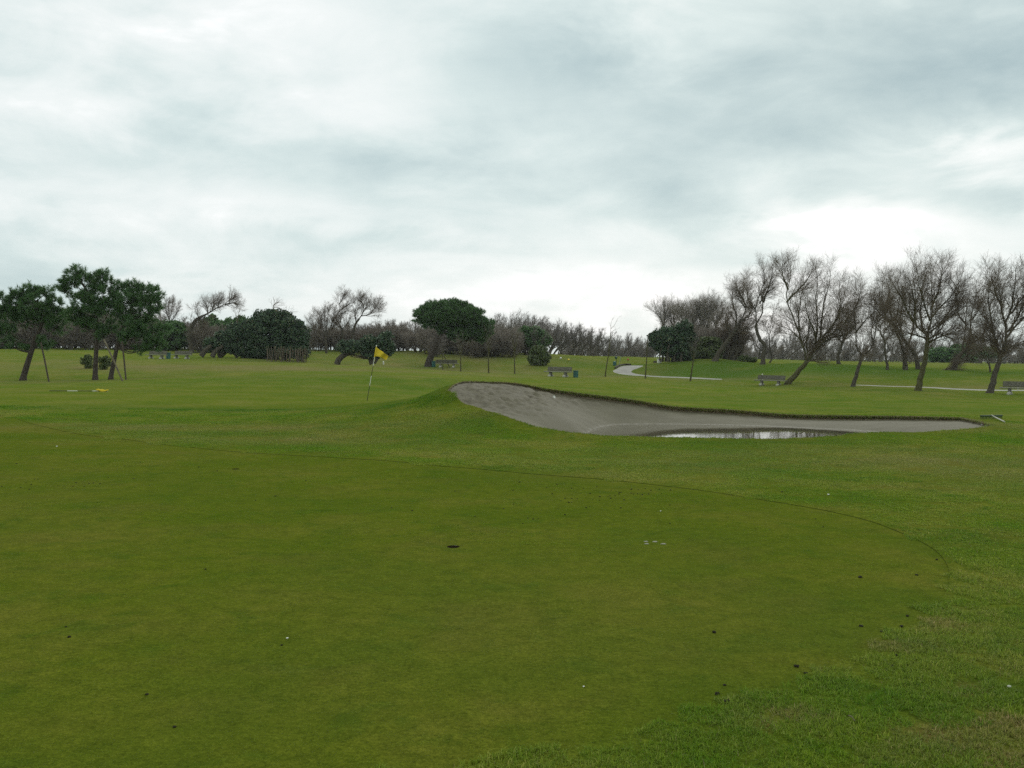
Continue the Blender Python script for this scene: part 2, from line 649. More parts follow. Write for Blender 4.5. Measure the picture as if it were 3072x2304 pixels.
PATH2 = [(2566, 1155.2), (2580, 1155), (2640, 1157.2), (2800, 1162.2), (3025, 1170.2), (3400, 1182.5),
         (3400, 1186), (3025, 1172.6), (2800, 1164.3), (2640, 1158.6), (2580, 1156)]
path2_xy = crom(ground_line(PATH2)[:, :2], 3, True)
path_xy = crom(ground_line(PATH)[:, :2], 3, True)
hole_c = [place(1360, 1640), place(707, 1407)]
cups_xy = [np.array([(h[0] + 0.054 * math.cos(a), h[1] + 0.054 * math.sin(a)) for a in np.linspace(0, 2 * math.pi, 28, endpoint=False)]) for h in hole_c]


def inside(poly, q):
    x, y = q[:, 0], q[:, 1]
    r_ = np.zeros(len(q), bool)
    px, py = poly[:, 0], poly[:, 1]
    qx, qy = np.roll(px, -1), np.roll(py, -1)
    for i in range(len(poly)):
        cnd = (py[i] > y) != (qy[i] > y)
        if cnd.any():
            xx = (qx[i] - px[i]) * (y - py[i]) / (qy[i] - py[i] + 1e-30) + px[i]
            r_ ^= cnd & (x < xx)
    return r_


def W2(xy):
    return np.stack(to_w(xy[:, 0], xy[:, 1]), -1)


# turf condition: patches (photo column, depth) with their size in metres
DRY = [(850, 74, 15, 6, .9), (300, 76, 14, 9, .55), (1250, 118, 16, 14, .6), (1400, 103, 14, 5, .8), (1750, 94, 20, 4.5, .75), (2250, 92, 20, 4, .6), (2070, 104, 8, 3, .95),
       (2750, 78, 30, 4, .55), (1660, 124, 10, 8, .6), (600, 21, 4.0, 1.3, .75), (950, 18.5, 3.0, 1.0, .5), (200, 58, 12, 2.0, .6), (700, 56, 18, 2.0, .45), (2950, 16, 4, 3, .45),
       (2860, 23, 2.2, 1.2, .7), (1000, 92, 12, 5, .6), (2600, 17, 4, 2.0, .3), (2900, 140, 40, 12, .3), (2020, 15.5, 2.5, 1, .3)]
LUSH = [(1130, 24.5, 2.6, 1.6, .6), (1250, 25.5, 1.6, 1.2, .55), (2000, 46, 16, 8, .45), (2500, 101, 20, 7, 1.0), (2900, 91, 16, 6, 1.0), (2250, 106, 10, 8, .9), (1800, 118, 10, 6, .8),
        (1150, 100, 14, 6, .2), (400, 28, 6, 1.0, .6), (800, 27.5, 6, 0.9, .6), (1000, 52, 14, 5, .4), (2350, 19.3, 2.0, .5, .6), (2900, 34, 6, 4, .5), (2650, 4.9, 1.0, .45, .55), (2900, 6.2, .8, .9, .55), (2100, 4.1, .6, .3, .4), (3000, 8.5, 1.2, 1.2, .4)] + [(a_, b_, 1.9, 1.3, .9) for a_, b_ in ((2363, 81), (2559, 75), (2754, 69), (2969, 65), (68, 58), (286, 59), (332, 59), (1290, 109))]
DEAD = [(2349, 2158, .17, .11, 1), (2842, 1883, .12, .10, .8), (2700, 1936, .14, .10, .7), (2850, 2205, .20, .12, 1), (3055, 2180, .16, .12, .9), (3032, 2290, .18, .13, 1),
        (2925, 2085, .10, .08, .9), (2893, 1836, .10, .08, .8), (2935, 2065, .07, .06, .9), (2285, 2133, .07, .05, .8), (2787, 2265, .10, .06, .8), (2660, 2290, .09, .06, .6), (3040, 2012, .12, .1, .6)]
dead_c = [(place(a, b), rx, ry, w) for a, b, rx, ry, w in DEAD]


def turf(x, y):
    dry, lush, dead = np.zeros_like(x), np.zeros_like(x), np.zeros_like(x)
    for lst, out in ((DRY, dry), (LUSH, lush)):
        for sx, Y, rx, ry, w in lst:
            g = (sx - 1536) / FPX * Y
            out += w * np.exp(-(((x - g) / rx) ** 2 + ((y - Y) / ry) ** 2))
    for p, rx, ry, w in dead_c:
        dead += w * np.exp(-(((x - p[0]) / rx) ** 2 + ((y - p[1]) / ry) ** 2) * 0.9)
    dead *= 0.75 + 0.5 * wave(x, y, 0.10, 5)
    dry = np.clip(dry * (0.8 + 0.3 * wave(x, y, 3.0, 11)) + 0.10 * wave(x, y, 7.0, 12), 0, 1)
    lush = np.clip(lush * (0.85 + 0.3 * wave(x, y, 2.0, 13)) + 0.10 * wave(x, y, 1.3, 14), 0, 1)
    return dry, lush, np.clip(dead, 0, 1)


# ------------------------------------------------------------------ ground mesh: one triangulation, cut along the outlines
def build_ground():
    phs = np.concatenate([np.linspace(-math.pi, -0.9, 14, endpoint=False), np.linspace(-0.9, -0.62, 10, endpoint=False), np.linspace(-0.62, 0.62, 70), np.linspace(0.62, 0.9, 11)[1:], np.linspace(0.9, math.pi, 15)[1:]])
    lrs = np.linspace(math.log(0.6), math.log(1800), 230)
    gp, gl = np.meshgrid(phs, lrs)
    grid = np.stack([gp.ravel(), gl.ravel()], -1)
    inner = (np.abs(grid[:, 0]) > 0) & (np.abs(grid[:, 0]) < math.pi - 1e-6) & (grid[:, 1] > lrs[0] + 1e-6) & (grid[:, 1] < lrs[-1] - 1e-6)
    grid[inner] += rng.normal(0, 1, (inner.sum(), 2)) * np.array([0.002, 0.004])
    # finer around the bunker
    bx, by = np.meshgrid(np.arange(-4.5, 16, 0.20), np.arange(17.5, 32, 0.20))
    bxy = np.stack([bx.ravel(), by.ravel()], -1) + rng.normal(0, .03, (bx.size, 2))
    lines = [W2(bunker_xy[:, :2]), W2(green_xy), W2(green2_xy), W2(path_xy), W2(path2_xy)] + [W2(c_) for c_ in cups_xy]
    allp = np.concatenate([grid, W2(bxy)])
    keep = np.ones(len(allp), bool)
    for ln in lines:
        d = np.roll(ln, -1, 0) - ln
        step = np.median(np.hypot(d[:, 0], d[:, 1]))
        lo, hi = ln.min(0) - .05, ln.max(0) + .05
        cand = np.where(keep & (allp > lo).all(1) & (allp < hi).all(1))[0]
        for i0 in range(0, len(cand), 4000):
            cc = cand[i0:i0 + 4000]
            d2 = ((allp[cc][:, None] - ln[None]) ** 2).sum(-1).min(1)
            keep[cc[d2 < (0.45 * min(step, 0.012)) ** 2]] = False
    allp = allp[keep]
    verts = list(map(Vector, allp))
    edges = []
    for ln in lines:
        n0 = len(verts)
        verts += [Vector(q) for q in ln]
        edges += [(n0 + i, n0 + (i + 1) % len(ln)) for i in range(len(ln))]
    V, E, F, *_ = delaunay_2d_cdt(verts, edges, [], 0, 1e-9, False)
    V = np.array([(v[0], v[1]) for v in V])
    F = np.array(F)
    cen = V[F].mean(1)
    reg = np.zeros(len(F), int)
    reg[inside(lines[1], cen)] = 1
    reg[inside(lines[2], cen)] = 2
    reg[inside(lines[3], cen)] = 3
    reg[inside(lines[4], cen)] = 6
    reg[inside(lines[0], cen)] = 4
    for l_ in lines[5:]:
        reg[inside(l_, cen)] = 5
    r_ = np.exp(V[:, 1])
    X, Y = r_ * np.sin(V[:, 0]), r_ * np.cos(V[:, 0])
    Z = height(X, Y)
    return V, F, reg, X, Y, Z


GV, GF, GREG, GX, GY, GZ = build_ground()


def sub(reg):
    f = GF[GREG == reg]
    idx, inv = np.unique(f, return_inverse=True)
    f = inv.reshape(f.shape)
    # keep faces looking up
    a, b, c_ = f[:, 0], f[:, 1], f[:, 2]
    x, y = GX[idx], GY[idx]
    flip = (x[b] - x[a]) * (y[c_] - y[a]) - (y[b] - y[a]) * (x[c_] - x[a]) < 0
    f[flip] = f[flip][:, ::-1]
    return idx, f


def turf_colour(nt, kind, src):
    """colour of the living turf: patches of lusher, drier and dead grass"""
    def at_(n):
        a_ = nt.nodes.new('ShaderNodeAttribute')
        a_.attribute_name = n
        a_.attribute_type = src
        return a_.outputs['Fac']
    pos = nt.nodes.new('ShaderNodeNewGeometry').outputs['Position']

    def nz(scale, detail, rough, dist=0.0):
        n = nt.nodes.new('ShaderNodeTexNoise')
        n.inputs['Scale'].default_value = scale
        n.inputs['Detail'].default_value = detail
        n.inputs['Roughness'].default_value = rough
        n.inputs['Distortion'].default_value = dist
        nt.links.new(pos, n.inputs['Vector'])
        return n.outputs['Fac']
    patch, patch2, patch3 = nz(0.42, 5, 0.62), nz(2.2, 5, 0.65, 0.4), nz(0.9, 4, 0.6, 0.3)
    if kind == 'green':
        base = n_ramp(nt, patch, [(0.35, (0.1287, 0.2219, 0.0104)), (0.50, (0.1695, 0.2473, 0.0156)), (0.65, (0.2238, 0.2691, 0.0336))])
    else:
        base = n_ramp(nt, patch, [(0.35, (0.0990, 0.1961, 0.0114)), (0.50, (0.1471, 0.2176, 0.0205)), (0.65, (0.2121, 0.2452, 0.0433))])
    if kind != 'green':
        base = n_mix(nt, 1.0, base, (1.27, 1.25, 1.08), 'MULTIPLY')
    k = 0.55 if kind == 'green' else 0.65
    spot = n_ramp(nt, patch2, [(0.54, (0, 0, 0)), (0.68, (1, 1, 1))])
    base = n_mix(nt, n_math(nt, 'MULTIPLY', spot, k), base, (0.0791, 0.1901, 0.0114))
    spot2 = n_ramp(nt, patch3, [(0.32, (1, 1, 1)), (0.46, (0, 0, 0))])
    base = n_mix(nt, n_math(nt, 'MULTIPLY', spot2, k * .5), base, (0.2121, 0.2115, 0.0502))
    base = n_mix(nt, n_math(nt, 'MULTIPLY', at_('dry'), 0.85), base, (0.2898, 0.2696, 0.0889))
    base = n_mix(nt, n_math(nt, 'MULTIPLY', at_('lush'), 0.85), base, (0.0650, 0.1808, 0.0114))
    base = n_mix(nt, n_math(nt, 'MULTIPLY', at_('dead'), 0.9), base, (0.3040, 0.2374, 0.0912))
    return base


def turf_mat(name, kind):
    m, nt, b = new_mat(name)
    base = turf_colour(nt, kind, 'GEOMETRY')
    grain = n_noise(nt, 38 if kind == 'green' else 26, 3, 0.75)
    fine = n_noise(nt, 140 if kind == 'green' else 90, 2, 0.8)
    g = n_ramp(nt, grain, [(0.25, (0.50, 0.53, 0.45)), (0.5, (1, 1, 1)), (0.78, (1.5, 1.42, 1.55))])
    base = n_mix(nt, 0.95, base, g, 'MULTIPLY')
    g2 = n_ramp(nt, fine, [(0.28, (0.45, 0.5, 0.4)), (0.5, (1, 1, 1)), (0.75, (1.6, 1.5, 1.7))])
    base = n_mix(nt, 0.9, base, g2, 'MULTIPLY')
    mott = n_ramp(nt, n_noise(nt, 7, 5, 0.72, dist=0.5), [(0.3, (0.66, 0.72, 0.62)), (0.5, (1, 1, 1)), (0.72, (1.36, 1.28, 1.45))])
    base = n_mix(nt, 0.85, base, mott, 'MULTIPLY')
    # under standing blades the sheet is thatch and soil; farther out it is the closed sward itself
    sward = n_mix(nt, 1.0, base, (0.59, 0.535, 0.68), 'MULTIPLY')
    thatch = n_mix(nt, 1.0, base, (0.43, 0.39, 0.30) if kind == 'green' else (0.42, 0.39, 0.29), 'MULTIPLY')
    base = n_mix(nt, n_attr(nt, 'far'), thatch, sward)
    nt.links.new(base, b.inputs['Base Color'])
    b.inputs['Roughness'].default_value = 0.8
    b.inputs['Specular IOR Level'].default_value = 0.0
    b.inputs['Sheen Weight'].default_value = 0.05
    b.inputs['Sheen Roughness'].default_value = 0.5
    b.inputs['Sheen Tint'].default_value = (0.85, 0.9, 0.3, 1)
    h = n_math(nt, 'ADD', grain, n_math(nt, 'MULTIPLY', fine, 0.5))
    n_bump(nt, b, h, 0.5, 0.008 if kind == 'green' else 0.02)
    return m


M_green = turf_mat('putting_turf', 'green')
M_rough = turf_mat('fairway_turf', 'rough')
M_path = simple('pale_gravel', (0.28, 0.27, 0.235), 0.9, 0.2, 0.22, 1.2, 0.4, 8)


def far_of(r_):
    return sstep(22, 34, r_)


def region_obj(name, reg, mat, dz=0.0):
    idx, f = sub(reg)
    v = np.stack([GX[idx], GY[idx], GZ[idx] + dz], -1)
    me = mesh_np(name, v, f, [mat], True)
    d, l, k = turf(v[:, 0], v[:, 1])
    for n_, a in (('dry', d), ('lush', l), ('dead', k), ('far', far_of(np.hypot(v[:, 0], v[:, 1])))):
        attr(me, n_, a)
    return tag(link(name, me), kind='structure')


def skirt(xy, up, down):
    """the low cut edge between longer and shorter turf"""
    z = height(xy[:, 0], xy[:, 1])
    n = len(xy)
    v = np.concatenate([np.column_stack([xy, z + up]), np.column_stack([xy, z + down])])
    i = np.arange(n)
    j = (i + 1) % n
    return v, np.stack([i, j, j + n, i + n], -1)


ROUGH_UP = 0.006
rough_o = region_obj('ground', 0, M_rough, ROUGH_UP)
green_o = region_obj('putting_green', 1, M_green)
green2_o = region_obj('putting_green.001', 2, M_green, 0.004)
path_o = region_obj('path', 3, M_path, 0.012)
path2_o = region_obj('path.001', 6, M_path, 0.012)
v, f = skirt(green_xy, ROUGH_UP, -0.01)
m_edge = simple('turf_edge', (0.066, 0.084, 0.016), 0.9, 0.0, 0.4, 30)
m_edge2 = simple('turf_edge_far', (0.080, 0.100, 0.018), 0.9, 0.0, 0.3, 20)
tag(link('collar_edge', mesh_np('collar_edge', v, f, [m_edge])), kind='structure')
v, f = skirt(green2_xy, ROUGH_UP, -0.01)
tag(link('collar_edge.001', mesh_np('collar_edge', v, f, [m_edge2])), kind='structure')
# inner disc under the camera
a_ = np.linspace(-math.pi, math.pi, 40, endpoint=False)
vv = np.concatenate([[(0, 0, ROUGH_UP - .002)], np.stack([0.7 * np.sin(a_), 0.7 * np.cos(a_), np.full(40, ROUGH_UP - .002)], -1)])
ff = np.array([(0, 1 + (i + 1) % 40, 1 + i) for i in range(40)])
o_ = link('ground.001', mesh_np('ground_patch', vv, ff, [M_rough]))
tag(o_, kind='structure')
attr(o_.data, 'far', np.zeros(len(o_.data.vertices)))

# ------------------------------------------------------------------ bunker: sand, lip, water
WATER_Z = -0.19
wl = crom([(1757, 1303), (1775, 1291), (1800, 1281), (1850, 1274), (1920, 1272.5), (2000, 1272), (2195, 1275), (2320, 1279), (2470, 1286), (2560, 1290.5), (2640, 1297)], 4)
wr = ray(wl[:, 0], wl[:, 1])
wY = (WATER_Z - EYE) / wr[:, 2]
shore = np.stack([wr[:, 0] * wY, wY], -1)
s_arc = np.interp(np.arange(NB), [0, 10, 40, 64, 120, NB - 30, NB - 1], [0.012, 0.02, 0.045, 0.115, 0.125, 0.11, 0.04])
lip = np.concatenate([s_arc, np.full(len(bunker_xy) - NB, 0.03)])
sand_c = np.concatenate([np.column_stack([bunker_xy[:, :2], bunker_xy[:, 2] - lip])[::3],
                         np.column_stack([shore, np.full(len(shore), WATER_Z)])])
deep = []
for s_ in shore[4:-3:3]:
    for k_ in (0.8, 1.8):
        if s_[1] - k_ > 20.6:
            deep.append((s_[0] * (1 - k_ / s_[1]), s_[1] - k_, WATER_Z - 0.10 - 0.05 * k_))
for q_ in rim_front[::3]:
    sx_ = q_[0] / q_[1] * FPX + 1536
    if 1790 < sx_ < 2560:
        deep.append((q_[0], q_[1] + .45, WATER_Z - .10))
        deep.append((q_[0] * (1 + 1.2 / q_[1]), q_[1] + 1.2, WATER_Z - .22))
        deep.append((q_[0] * (1 + 2.4 / q_[1]), q_[1] + 2.4, WATER_Z - .22))
sand_c = np.concatenate([sand_c, np.array(deep)])
SFIT = tps_fit(W2(sand_c[:, :2]) * 4, sand_c[:, 2], 5e-4)


def sand_z(x, y):
    return tps_eval(SFIT, W2(np.stack([x, y], -1)) * 4)


def build_bunker():
    bx, by = np.meshgrid(np.arange(-3.5, 14, 0.11), np.arange(18.5, 31, 0.11))
    q = np.stack([bx.ravel(), by.ravel()], -1) + rng.normal(0, .015, (bx.size, 2))
    q = q[inside(bunker_xy[:, :2], q)]
    d = np.concatenate([np.sqrt(((q[i:i + 3000, None] - bunker_xy[None, :, :2]) ** 2).sum(-1)).min(1) for i in range(0, len(q), 3000)])
    q = q[d > 0.05]
    vs = [Vector(p) for p in bunker_xy[:, :2]] + [Vector(p) for p in q]
    n = len(bunker_xy)
    V, E, F, *_ = delaunay_2d_cdt(vs, [(i, (i + 1) % n) for i in range(n)], [], 1, 1e-7, False)
    V = np.array([(a[0], a[1]) for a in V])
    F = np.array(F)
    F = F[inside(bunker_xy[:, :2], V[F].mean(1))]
    z = sand_z(V[:, 0], V[:, 1])
    db = np.concatenate([np.sqrt(((V[i:i + 3000, None] - bunker_xy[None, :, :2]) ** 2).sum(-1)).min(1) for i in range(0, len(V), 3000)])
    # on the rim itself: exactly under the edge
    near = np.where(db < 1e-4)[0]
    for i in near:
        k = int(((bunker_xy[:, :2] - V[i]) ** 2).sum(1).argmin())
        z[i] = bunker_xy[k, 2] - lip[k]
    lump = np.clip((z - 0.10) / 0.35, 0, 1) * np.clip(db / 0.3, 0, 1)
    z += lump * (0.018 * wave(V[:, 0], V[:, 1], 0.55, 31) + 0.022 * wave(V[:, 0], V[:, 1], 0.28, 32) + rng.normal(0, .011, len(z)))
    z += 0.004 * wave(V[:, 0], V[:, 1], 0.8, 33) * np.clip(db / .3, 0, 1) * np.clip((z - WATER_Z - .01) / .03, 0, 1)
    me = mesh_np('bunker_sand', np.column_stack([V, z]), F, [M_sand], True)
    attr(me, 'churn', np.clip((z - 0.16) / 0.35, 0, 1))
    attr(me, 'wet', 1 - np.clip((z - WATER_Z) / 0.016, 0, 1))
    return tag(link('bunker_sand', me), kind='structure')


def sand_mat():
    m, nt, b = new_mat('bunker_sand')
    big = n_noise(nt, 1.3, 5, 0.6)
    fine = n_noise(nt, 60, 3, 0.7)
    clod = n_noise(nt, 9, 5, 0.72, dist=0.4)
    base = n_ramp(nt, big, [(0.3, (0.0971, 0.0870, 0.0503)), (0.7, (0.1235, 0.1126, 0.0679))])
    dk = n_math(nt, 'MULTIPLY', n_ramp(nt, clod, [(0.50, (0, 0, 0)), (0.57, (1, 1, 1))]), n_attr(nt, 'churn'))
    base = n_mix(nt, n_math(nt, 'MULTIPLY', dk, 0.75), base, (0.0494, 0.0399, 0.0231))
    base = n_mix(nt, n_math(nt, 'MULTIPLY', n_attr(nt, 'churn'), 0.30), base, (0.1235, 0.1055, 0.0646))
    base = n_mix(nt, n_math(nt, 'MULTIPLY', n_attr(nt, 'wet'), 0.35), base, (0.1070, 0.0998, 0.0679))
    g = n_ramp(nt, fine, [(0.3, (0.78, 0.78, 0.78)), (0.7, (1.2, 1.2, 1.2))])
    base = n_mix(nt, 0.8, base, g, 'MULTIPLY')
    nt.links.new(base, b.inputs['Base Color'])
    b.inputs['Specular IOR Level'].default_value = 0.35
    ro = n_math(nt, 'SUBTRACT', 0.85, n_math(nt, 'MULTIPLY', n_attr(nt, 'wet'), 0.2))
    nt.links.new(ro, b.inputs['Roughness'])
    n_bump(nt, b, n_math(nt, 'ADD', fine, n_math(nt, 'MULTIPLY', clod, 0.6)), 0.5, 0.02)
    return m


M_sand = sand_mat()
build_bunker()

# the cut face of turf and roots under the rim: bulges, leans out over the sand
m_soil = simple('turf_roots', (0.135, 0.110, 0.066), 0.95, 0.1, 0.55, 22, 0.8)
n_ = len(bunker_xy)
cenb = np.array([4.5, 24.0])
inw = np.zeros((n_, 2))
tg = np.roll(bunker_xy[:, :2], -1, 0) - np.roll(bunker_xy[:, :2], 1, 0)
inw = np.stack([tg[:, 1], -tg[:, 0]], -1)
inw /= np.linalg.norm(inw, axis=1)[:, None] + 1e-9
tst = bunker_xy[:, :2] + inw * 0.15
inw[~inside(bunker_xy[:, :2], tst)] *= 1   # the outline runs clockwise seen from above, so this points inwards
rows = []
for t_, out_ in ((0.0, 0.0), (0.12, 0.03), (0.5, 0.035), (1.08, -0.02)):
    jit = rng.normal(0, 0.012, n_) if 0 < t_ < 1 else 0
    xy = bunker_xy[:, :2] + inw * (out_ + jit * np.ones(n_))[:, None]
    rows.append(np.column_stack([xy, bunker_xy[:, 2] + ROUGH_UP - (lip + ROUGH_UP) * t_]))
v = np.concatenate(rows)
i = np.arange(n_); j = (i + 1) % n_
f = np.concatenate([np.stack([i + k * n_, j + k * n_, j + (k + 1) * n_, i + (k + 1) * n_], -1) for k in range(3)])
tag(link('bunker_lip', mesh_np('bunker_lip', v, f, [m_soil], True)), kind='structure')


def build_water():
    m, nt, b = new_mat('pond_water')
    b.inputs['Base Color'].default_value = (0.110, 0.100, 0.070, 1)
    b.inputs['Roughness'].default_value = 0.03
    b.inputs['IOR'].default_value = 1.33
    b.inputs['Specular IOR Level'].default_value = 0.5
    n = n_noise(nt, 7, 3, 0.5, stretch=(0.35, 1.4, 1))
    n_bump(nt, b, n, 0.02, 0.02)
    # edge: the shore pushed a little under the sand behind, and the front grass edge
    back = shore + np.array([0, 0.35])
    back[0] += (-.4, 0); back[-1] += (.4, 0)
    fr = crom([q for q in FRONT if 1757 <= q[0] <= 2620], 4)
    fp = at(fr[:, 0], fr[:, 1], rim_depth(fr[:, 0], True))[:, :2] + np.array([0, 0.06])
    ring = np.concatenate([back, fp])
    cx = ring.mean(0)
    vs = [Vector(p) for p in ring]
    V, E, F, *_ = delaunay_2d_cdt(vs, [(k, (k + 1) % len(ring)) for k in range(len(ring))], [], 1, 1e-6, False)
    V = np.array([(a[0], a[1]) for a in V]); F = np.array(F)
    F = F[inside(ring, V[F].mean(1))]
    a, bb, c_ = V[F[:, 0]], V[F[:, 1]], V[F[:, 2]]
    fl = (bb[:, 0] - a[:, 0]) * (c_[:, 1] - a[:, 1]) - (bb[:, 1] - a[:, 1]) * (c_[:, 0] - a[:, 0]) < 0
    F[fl] = F[fl][:, ::-1]
    tag(link('water', mesh_np('water', np.column_stack([V, np.full(len(V), WATER_Z)]), F, [m], True)), kind='structure')


build_water()


# ------------------------------------------------------------------ grass blades
def blades(base, length, width, lean, bend=0.5, az=None):
    """two-triangle blades: (n,3) roots, lengths, widths, lean from vertical"""
    n = len(base)
    az = rng.uniform(0, 6.283, n) if az is None else az
    d = np.stack([np.cos(az), np.sin(az), np.zeros(n)], -1)
    sa = az + rng.uniform(0.9, 2.2, n)
    s = np.stack([np.cos(sa), np.sin(sa), np.zeros(n)], -1) * (width / 2)[:, None]
    up = np.array([0, 0, 1.0])
    mid = base + (d * np.sin(lean)[:, None] + up * np.cos(lean)[:, None]) * (length * .55)[:, None]
    l2 = lean + bend
    tip = mid + (d * np.sin(l2)[:, None] + up * np.cos(l2)[:, None]) * (length * .45)[:, None]
    v = np.stack([base - s, base + s, mid + s * .8, mid - s * .8, tip], 1).reshape(-1, 3)
    o = np.arange(n)[:, None] * 5
    return v, (o + np.array([[0, 1, 2, 3]])), (o + np.array([[3, 2, 4]]))


def blade_mat(name, kind, src):
    """blades take the colour of the turf around them; each differs a little, some are straw"""
    m, nt, b = new_mat(name)
    base = turf_colour(nt, kind, src)
    rnd = island(nt)
    v = n_ramp(nt, rnd, [(0.0, (0.62, 0.72, 0.6)), (0.45, (1.0, 1.02, 0.95)), (0.85, (1.35, 1.25, 1.5)), (0.95, (1.55, 1.3, 2.2)), (1.0, (2.1, 1.55, 3.6))] if kind != 'green' else
               [(0.0, (0.66, 0.74, 0.6)), (0.5, (1.0, 1.0, 0.95)), (0.95, (1.35, 1.25, 1.5)), (1.0, (1.9, 1.5, 2.6))])
    base = n_mix(nt, 1.0, base, v, 'MULTIPLY')
    if src == 'GEOMETRY':
        s = n_ramp(nt, rnd, [(0.0, (0.17, 0.125, 0.060)), (0.6, (0.27, 0.205, 0.11)), (1.0, (0.36, 0.29, 0.17))])
        base = n_mix(nt, n_attr(nt, 'straw'), base, s)
    nt.links.new(base, b.inputs['Base Color'])
    b.inputs['Roughness'].default_value = 0.6
    b.inputs['Specular IOR Level'].default_value = 0.05
    tr = nt.nodes.new('ShaderNodeBsdfTranslucent')
    nt.links.new(base, tr.inputs['Color'])
    ms = nt.nodes.new('ShaderNodeMixShader')
    ms.inputs[0].default_value = 0.42
    nt.links.new(b.outputs[0], ms.inputs[1])
    nt.links.new(tr.outputs[0], ms.inputs[2])
    nt.links.new(ms.outputs[0], nt.nodes['Material Output'].inputs['Surface'])
    return m


M_bl_green = blade_mat('putting_blades', 'green', 'INSTANCER')
M_bl_rough = blade_mat('rough_blades', 'rough', 'INSTANCER')
M_blade = blade_mat('loose_blades', 'rough', 'GEOMETRY')


def patch_objs(kind, size, n, hgt, wid, mat, seeds):
    col = bpy.data.collections.new(kind)
    for s_ in range(seeds):
        x, y = rng.uniform(-size / 2, size / 2, n), rng.uniform(-size / 2, size / 2, n)
        tuft = 1 + 0.45 * wave(x, y, size * .3, 400 + s_)
        base = np.stack([x, y, np.full(n, -0.004)], -1)
        v, q, t = blades(base, rng.uniform(hgt[0], hgt[1], n) * np.clip(tuft, .4, 1.7), rng.uniform(wid[0], wid[1], n), rng.uniform(0.1, 1.15, n), rng.uniform(0.2, 0.8, n))
        if kind.startswith('putting'):   # short mown blades: one triangle each
            v = v.reshape(-1, 5, 3)[:, [0, 1, 4]].reshape(-1, 3)
            me = mesh_np(kind, v, np.arange(len(v)).reshape(-1, 3), [mat])
        else:
            me = mesh_np(kind, v, [q, t], [mat])
        col.objects.link(bpy.data.objects.new(kind, me))
    return col


def scatter(name, col, nvar, size, r0, r1, ph0, ph1, poly, over=1.25, zoff=0.0, fade=None):
    """one object: turf patches set side by side on the ground"""
    x, y = np.meshgrid(np.arange(-r1 * .6, r1 * .62, size / math.sqrt(over)), np.arange(2.5, r1 + 1, size / math.sqrt(over)))
    x, y = x.ravel(), y.ravel()
    x = x + rng.uniform(-.3, .3, len(x)) * size
    y = y + rng.uniform(-.3, .3, len(y)) * size
    ph, r_ = np.arctan2(x, y), np.hypot(x, y)
    k = (ph > ph0) & (ph < ph1) & (r_ > r0) & (r_ < r1)
    if fade:
        k &= rng.uniform(0, 1, len(x)) > sstep(fade[0], fade[1], r_)
    x, y = x[k], y[k]
    for p_, ins, mg in poly:
        k = np.ones(len(x), bool)
        for a_ in ((0, 0), (mg, 0), (-mg, 0), (0, mg), (0, -mg)):
            k &= inside(p_, np.stack([x + a_[0], y + a_[1]], -1)) == ins
        x, y = x[k], y[k]
    z = height(x, y)
    e = 0.1
    gx, gy = (height(x + e, y) - height(x - e, y)) / (2 * e), (height(x, y + e) - height(x, y - e)) / (2 * e)
    n = len(x)
    rot = np.zeros((n, 3))
    for i in range(n):
        nv = Vector((-gx[i], -gy[i], 1)).normalized()
        q = Vector((0, 0, 1)).rotation_difference(nv) @ Matrix.Rotation(rng.uniform(0, 6.283), 3, 'Z').to_quaternion()
        rot[i] = q.to_euler()
    me = bpy.data.meshes.new(name)
    me.vertices.add(n)
    me.vertices.foreach_set('co', np.stack([x, y, z + zoff], -1).astype(np.float32).ravel())
    d, l, dd = turf(x, y)
    for nm, vals in (('dry', d), ('lush', np.clip(l + .25 * wave(x, y, .8, 43) * (zoff > 0), 0, 1)), ('dead', dd), ('size', rng.uniform(.85, 1.2, n))):
        attr(me, nm, vals)
    a_ = me.attributes.new('rot', 'FLOAT_VECTOR', 'POINT')
    a_.data.foreach_set('vector', rot.astype(np.float32).ravel())
    a_ = me.attributes.new('variant', 'INT', 'POINT')
    a_.data.foreach_set('value', rng.integers(0, nvar, n).astype(np.int32))
    o = tag(link(name, me), kind='stuff')
    ng = bpy.data.node_groups.new(name, 'GeometryNodeTree')
    ng.interface.new_socket('Geometry', in_out='INPUT', socket_type='NodeSocketGeometry')
    ng.interface.new_socket('Geometry', in_out='OUTPUT', socket_type='NodeSocketGeometry')
    gi, go = ng.nodes.new('NodeGroupInput'), ng.nodes.new('NodeGroupOutput')
    ip = ng.nodes.new('GeometryNodeInstanceOnPoints')
    ci = ng.nodes.new('GeometryNodeCollectionInfo')
    ci.inputs['Collection'].default_value = col
    ci.inputs['Separate Children'].default_value = True
    ci.inputs['Reset Children'].default_value = True

    def na(nm, ty):
        q = ng.nodes.new('GeometryNodeInputNamedAttribute')
        q.data_type = ty
        q.inputs['Name'].default_value = nm
        return q.outputs['Attribute']
    ip.inputs['Pick Instance'].default_value = True
    ng.links.new(gi.outputs[0], ip.inputs['Points'])
    ng.links.new(ci.outputs[0], ip.inputs['Instance'])
    ng.links.new(na('variant', 'INT'), ip.inputs['Instance Index'])
    ng.links.new(na('rot', 'FLOAT_VECTOR'), ip.inputs['Rotation'])
    ng.links.new(na('size', 'FLOAT'), ip.inputs['Scale'])
    ng.links.new(ip.outputs[0], go.inputs[0])
    o.modifiers.new('turf', 'NODES').node_group = ng
    print(name, n, 'patches')
    return o


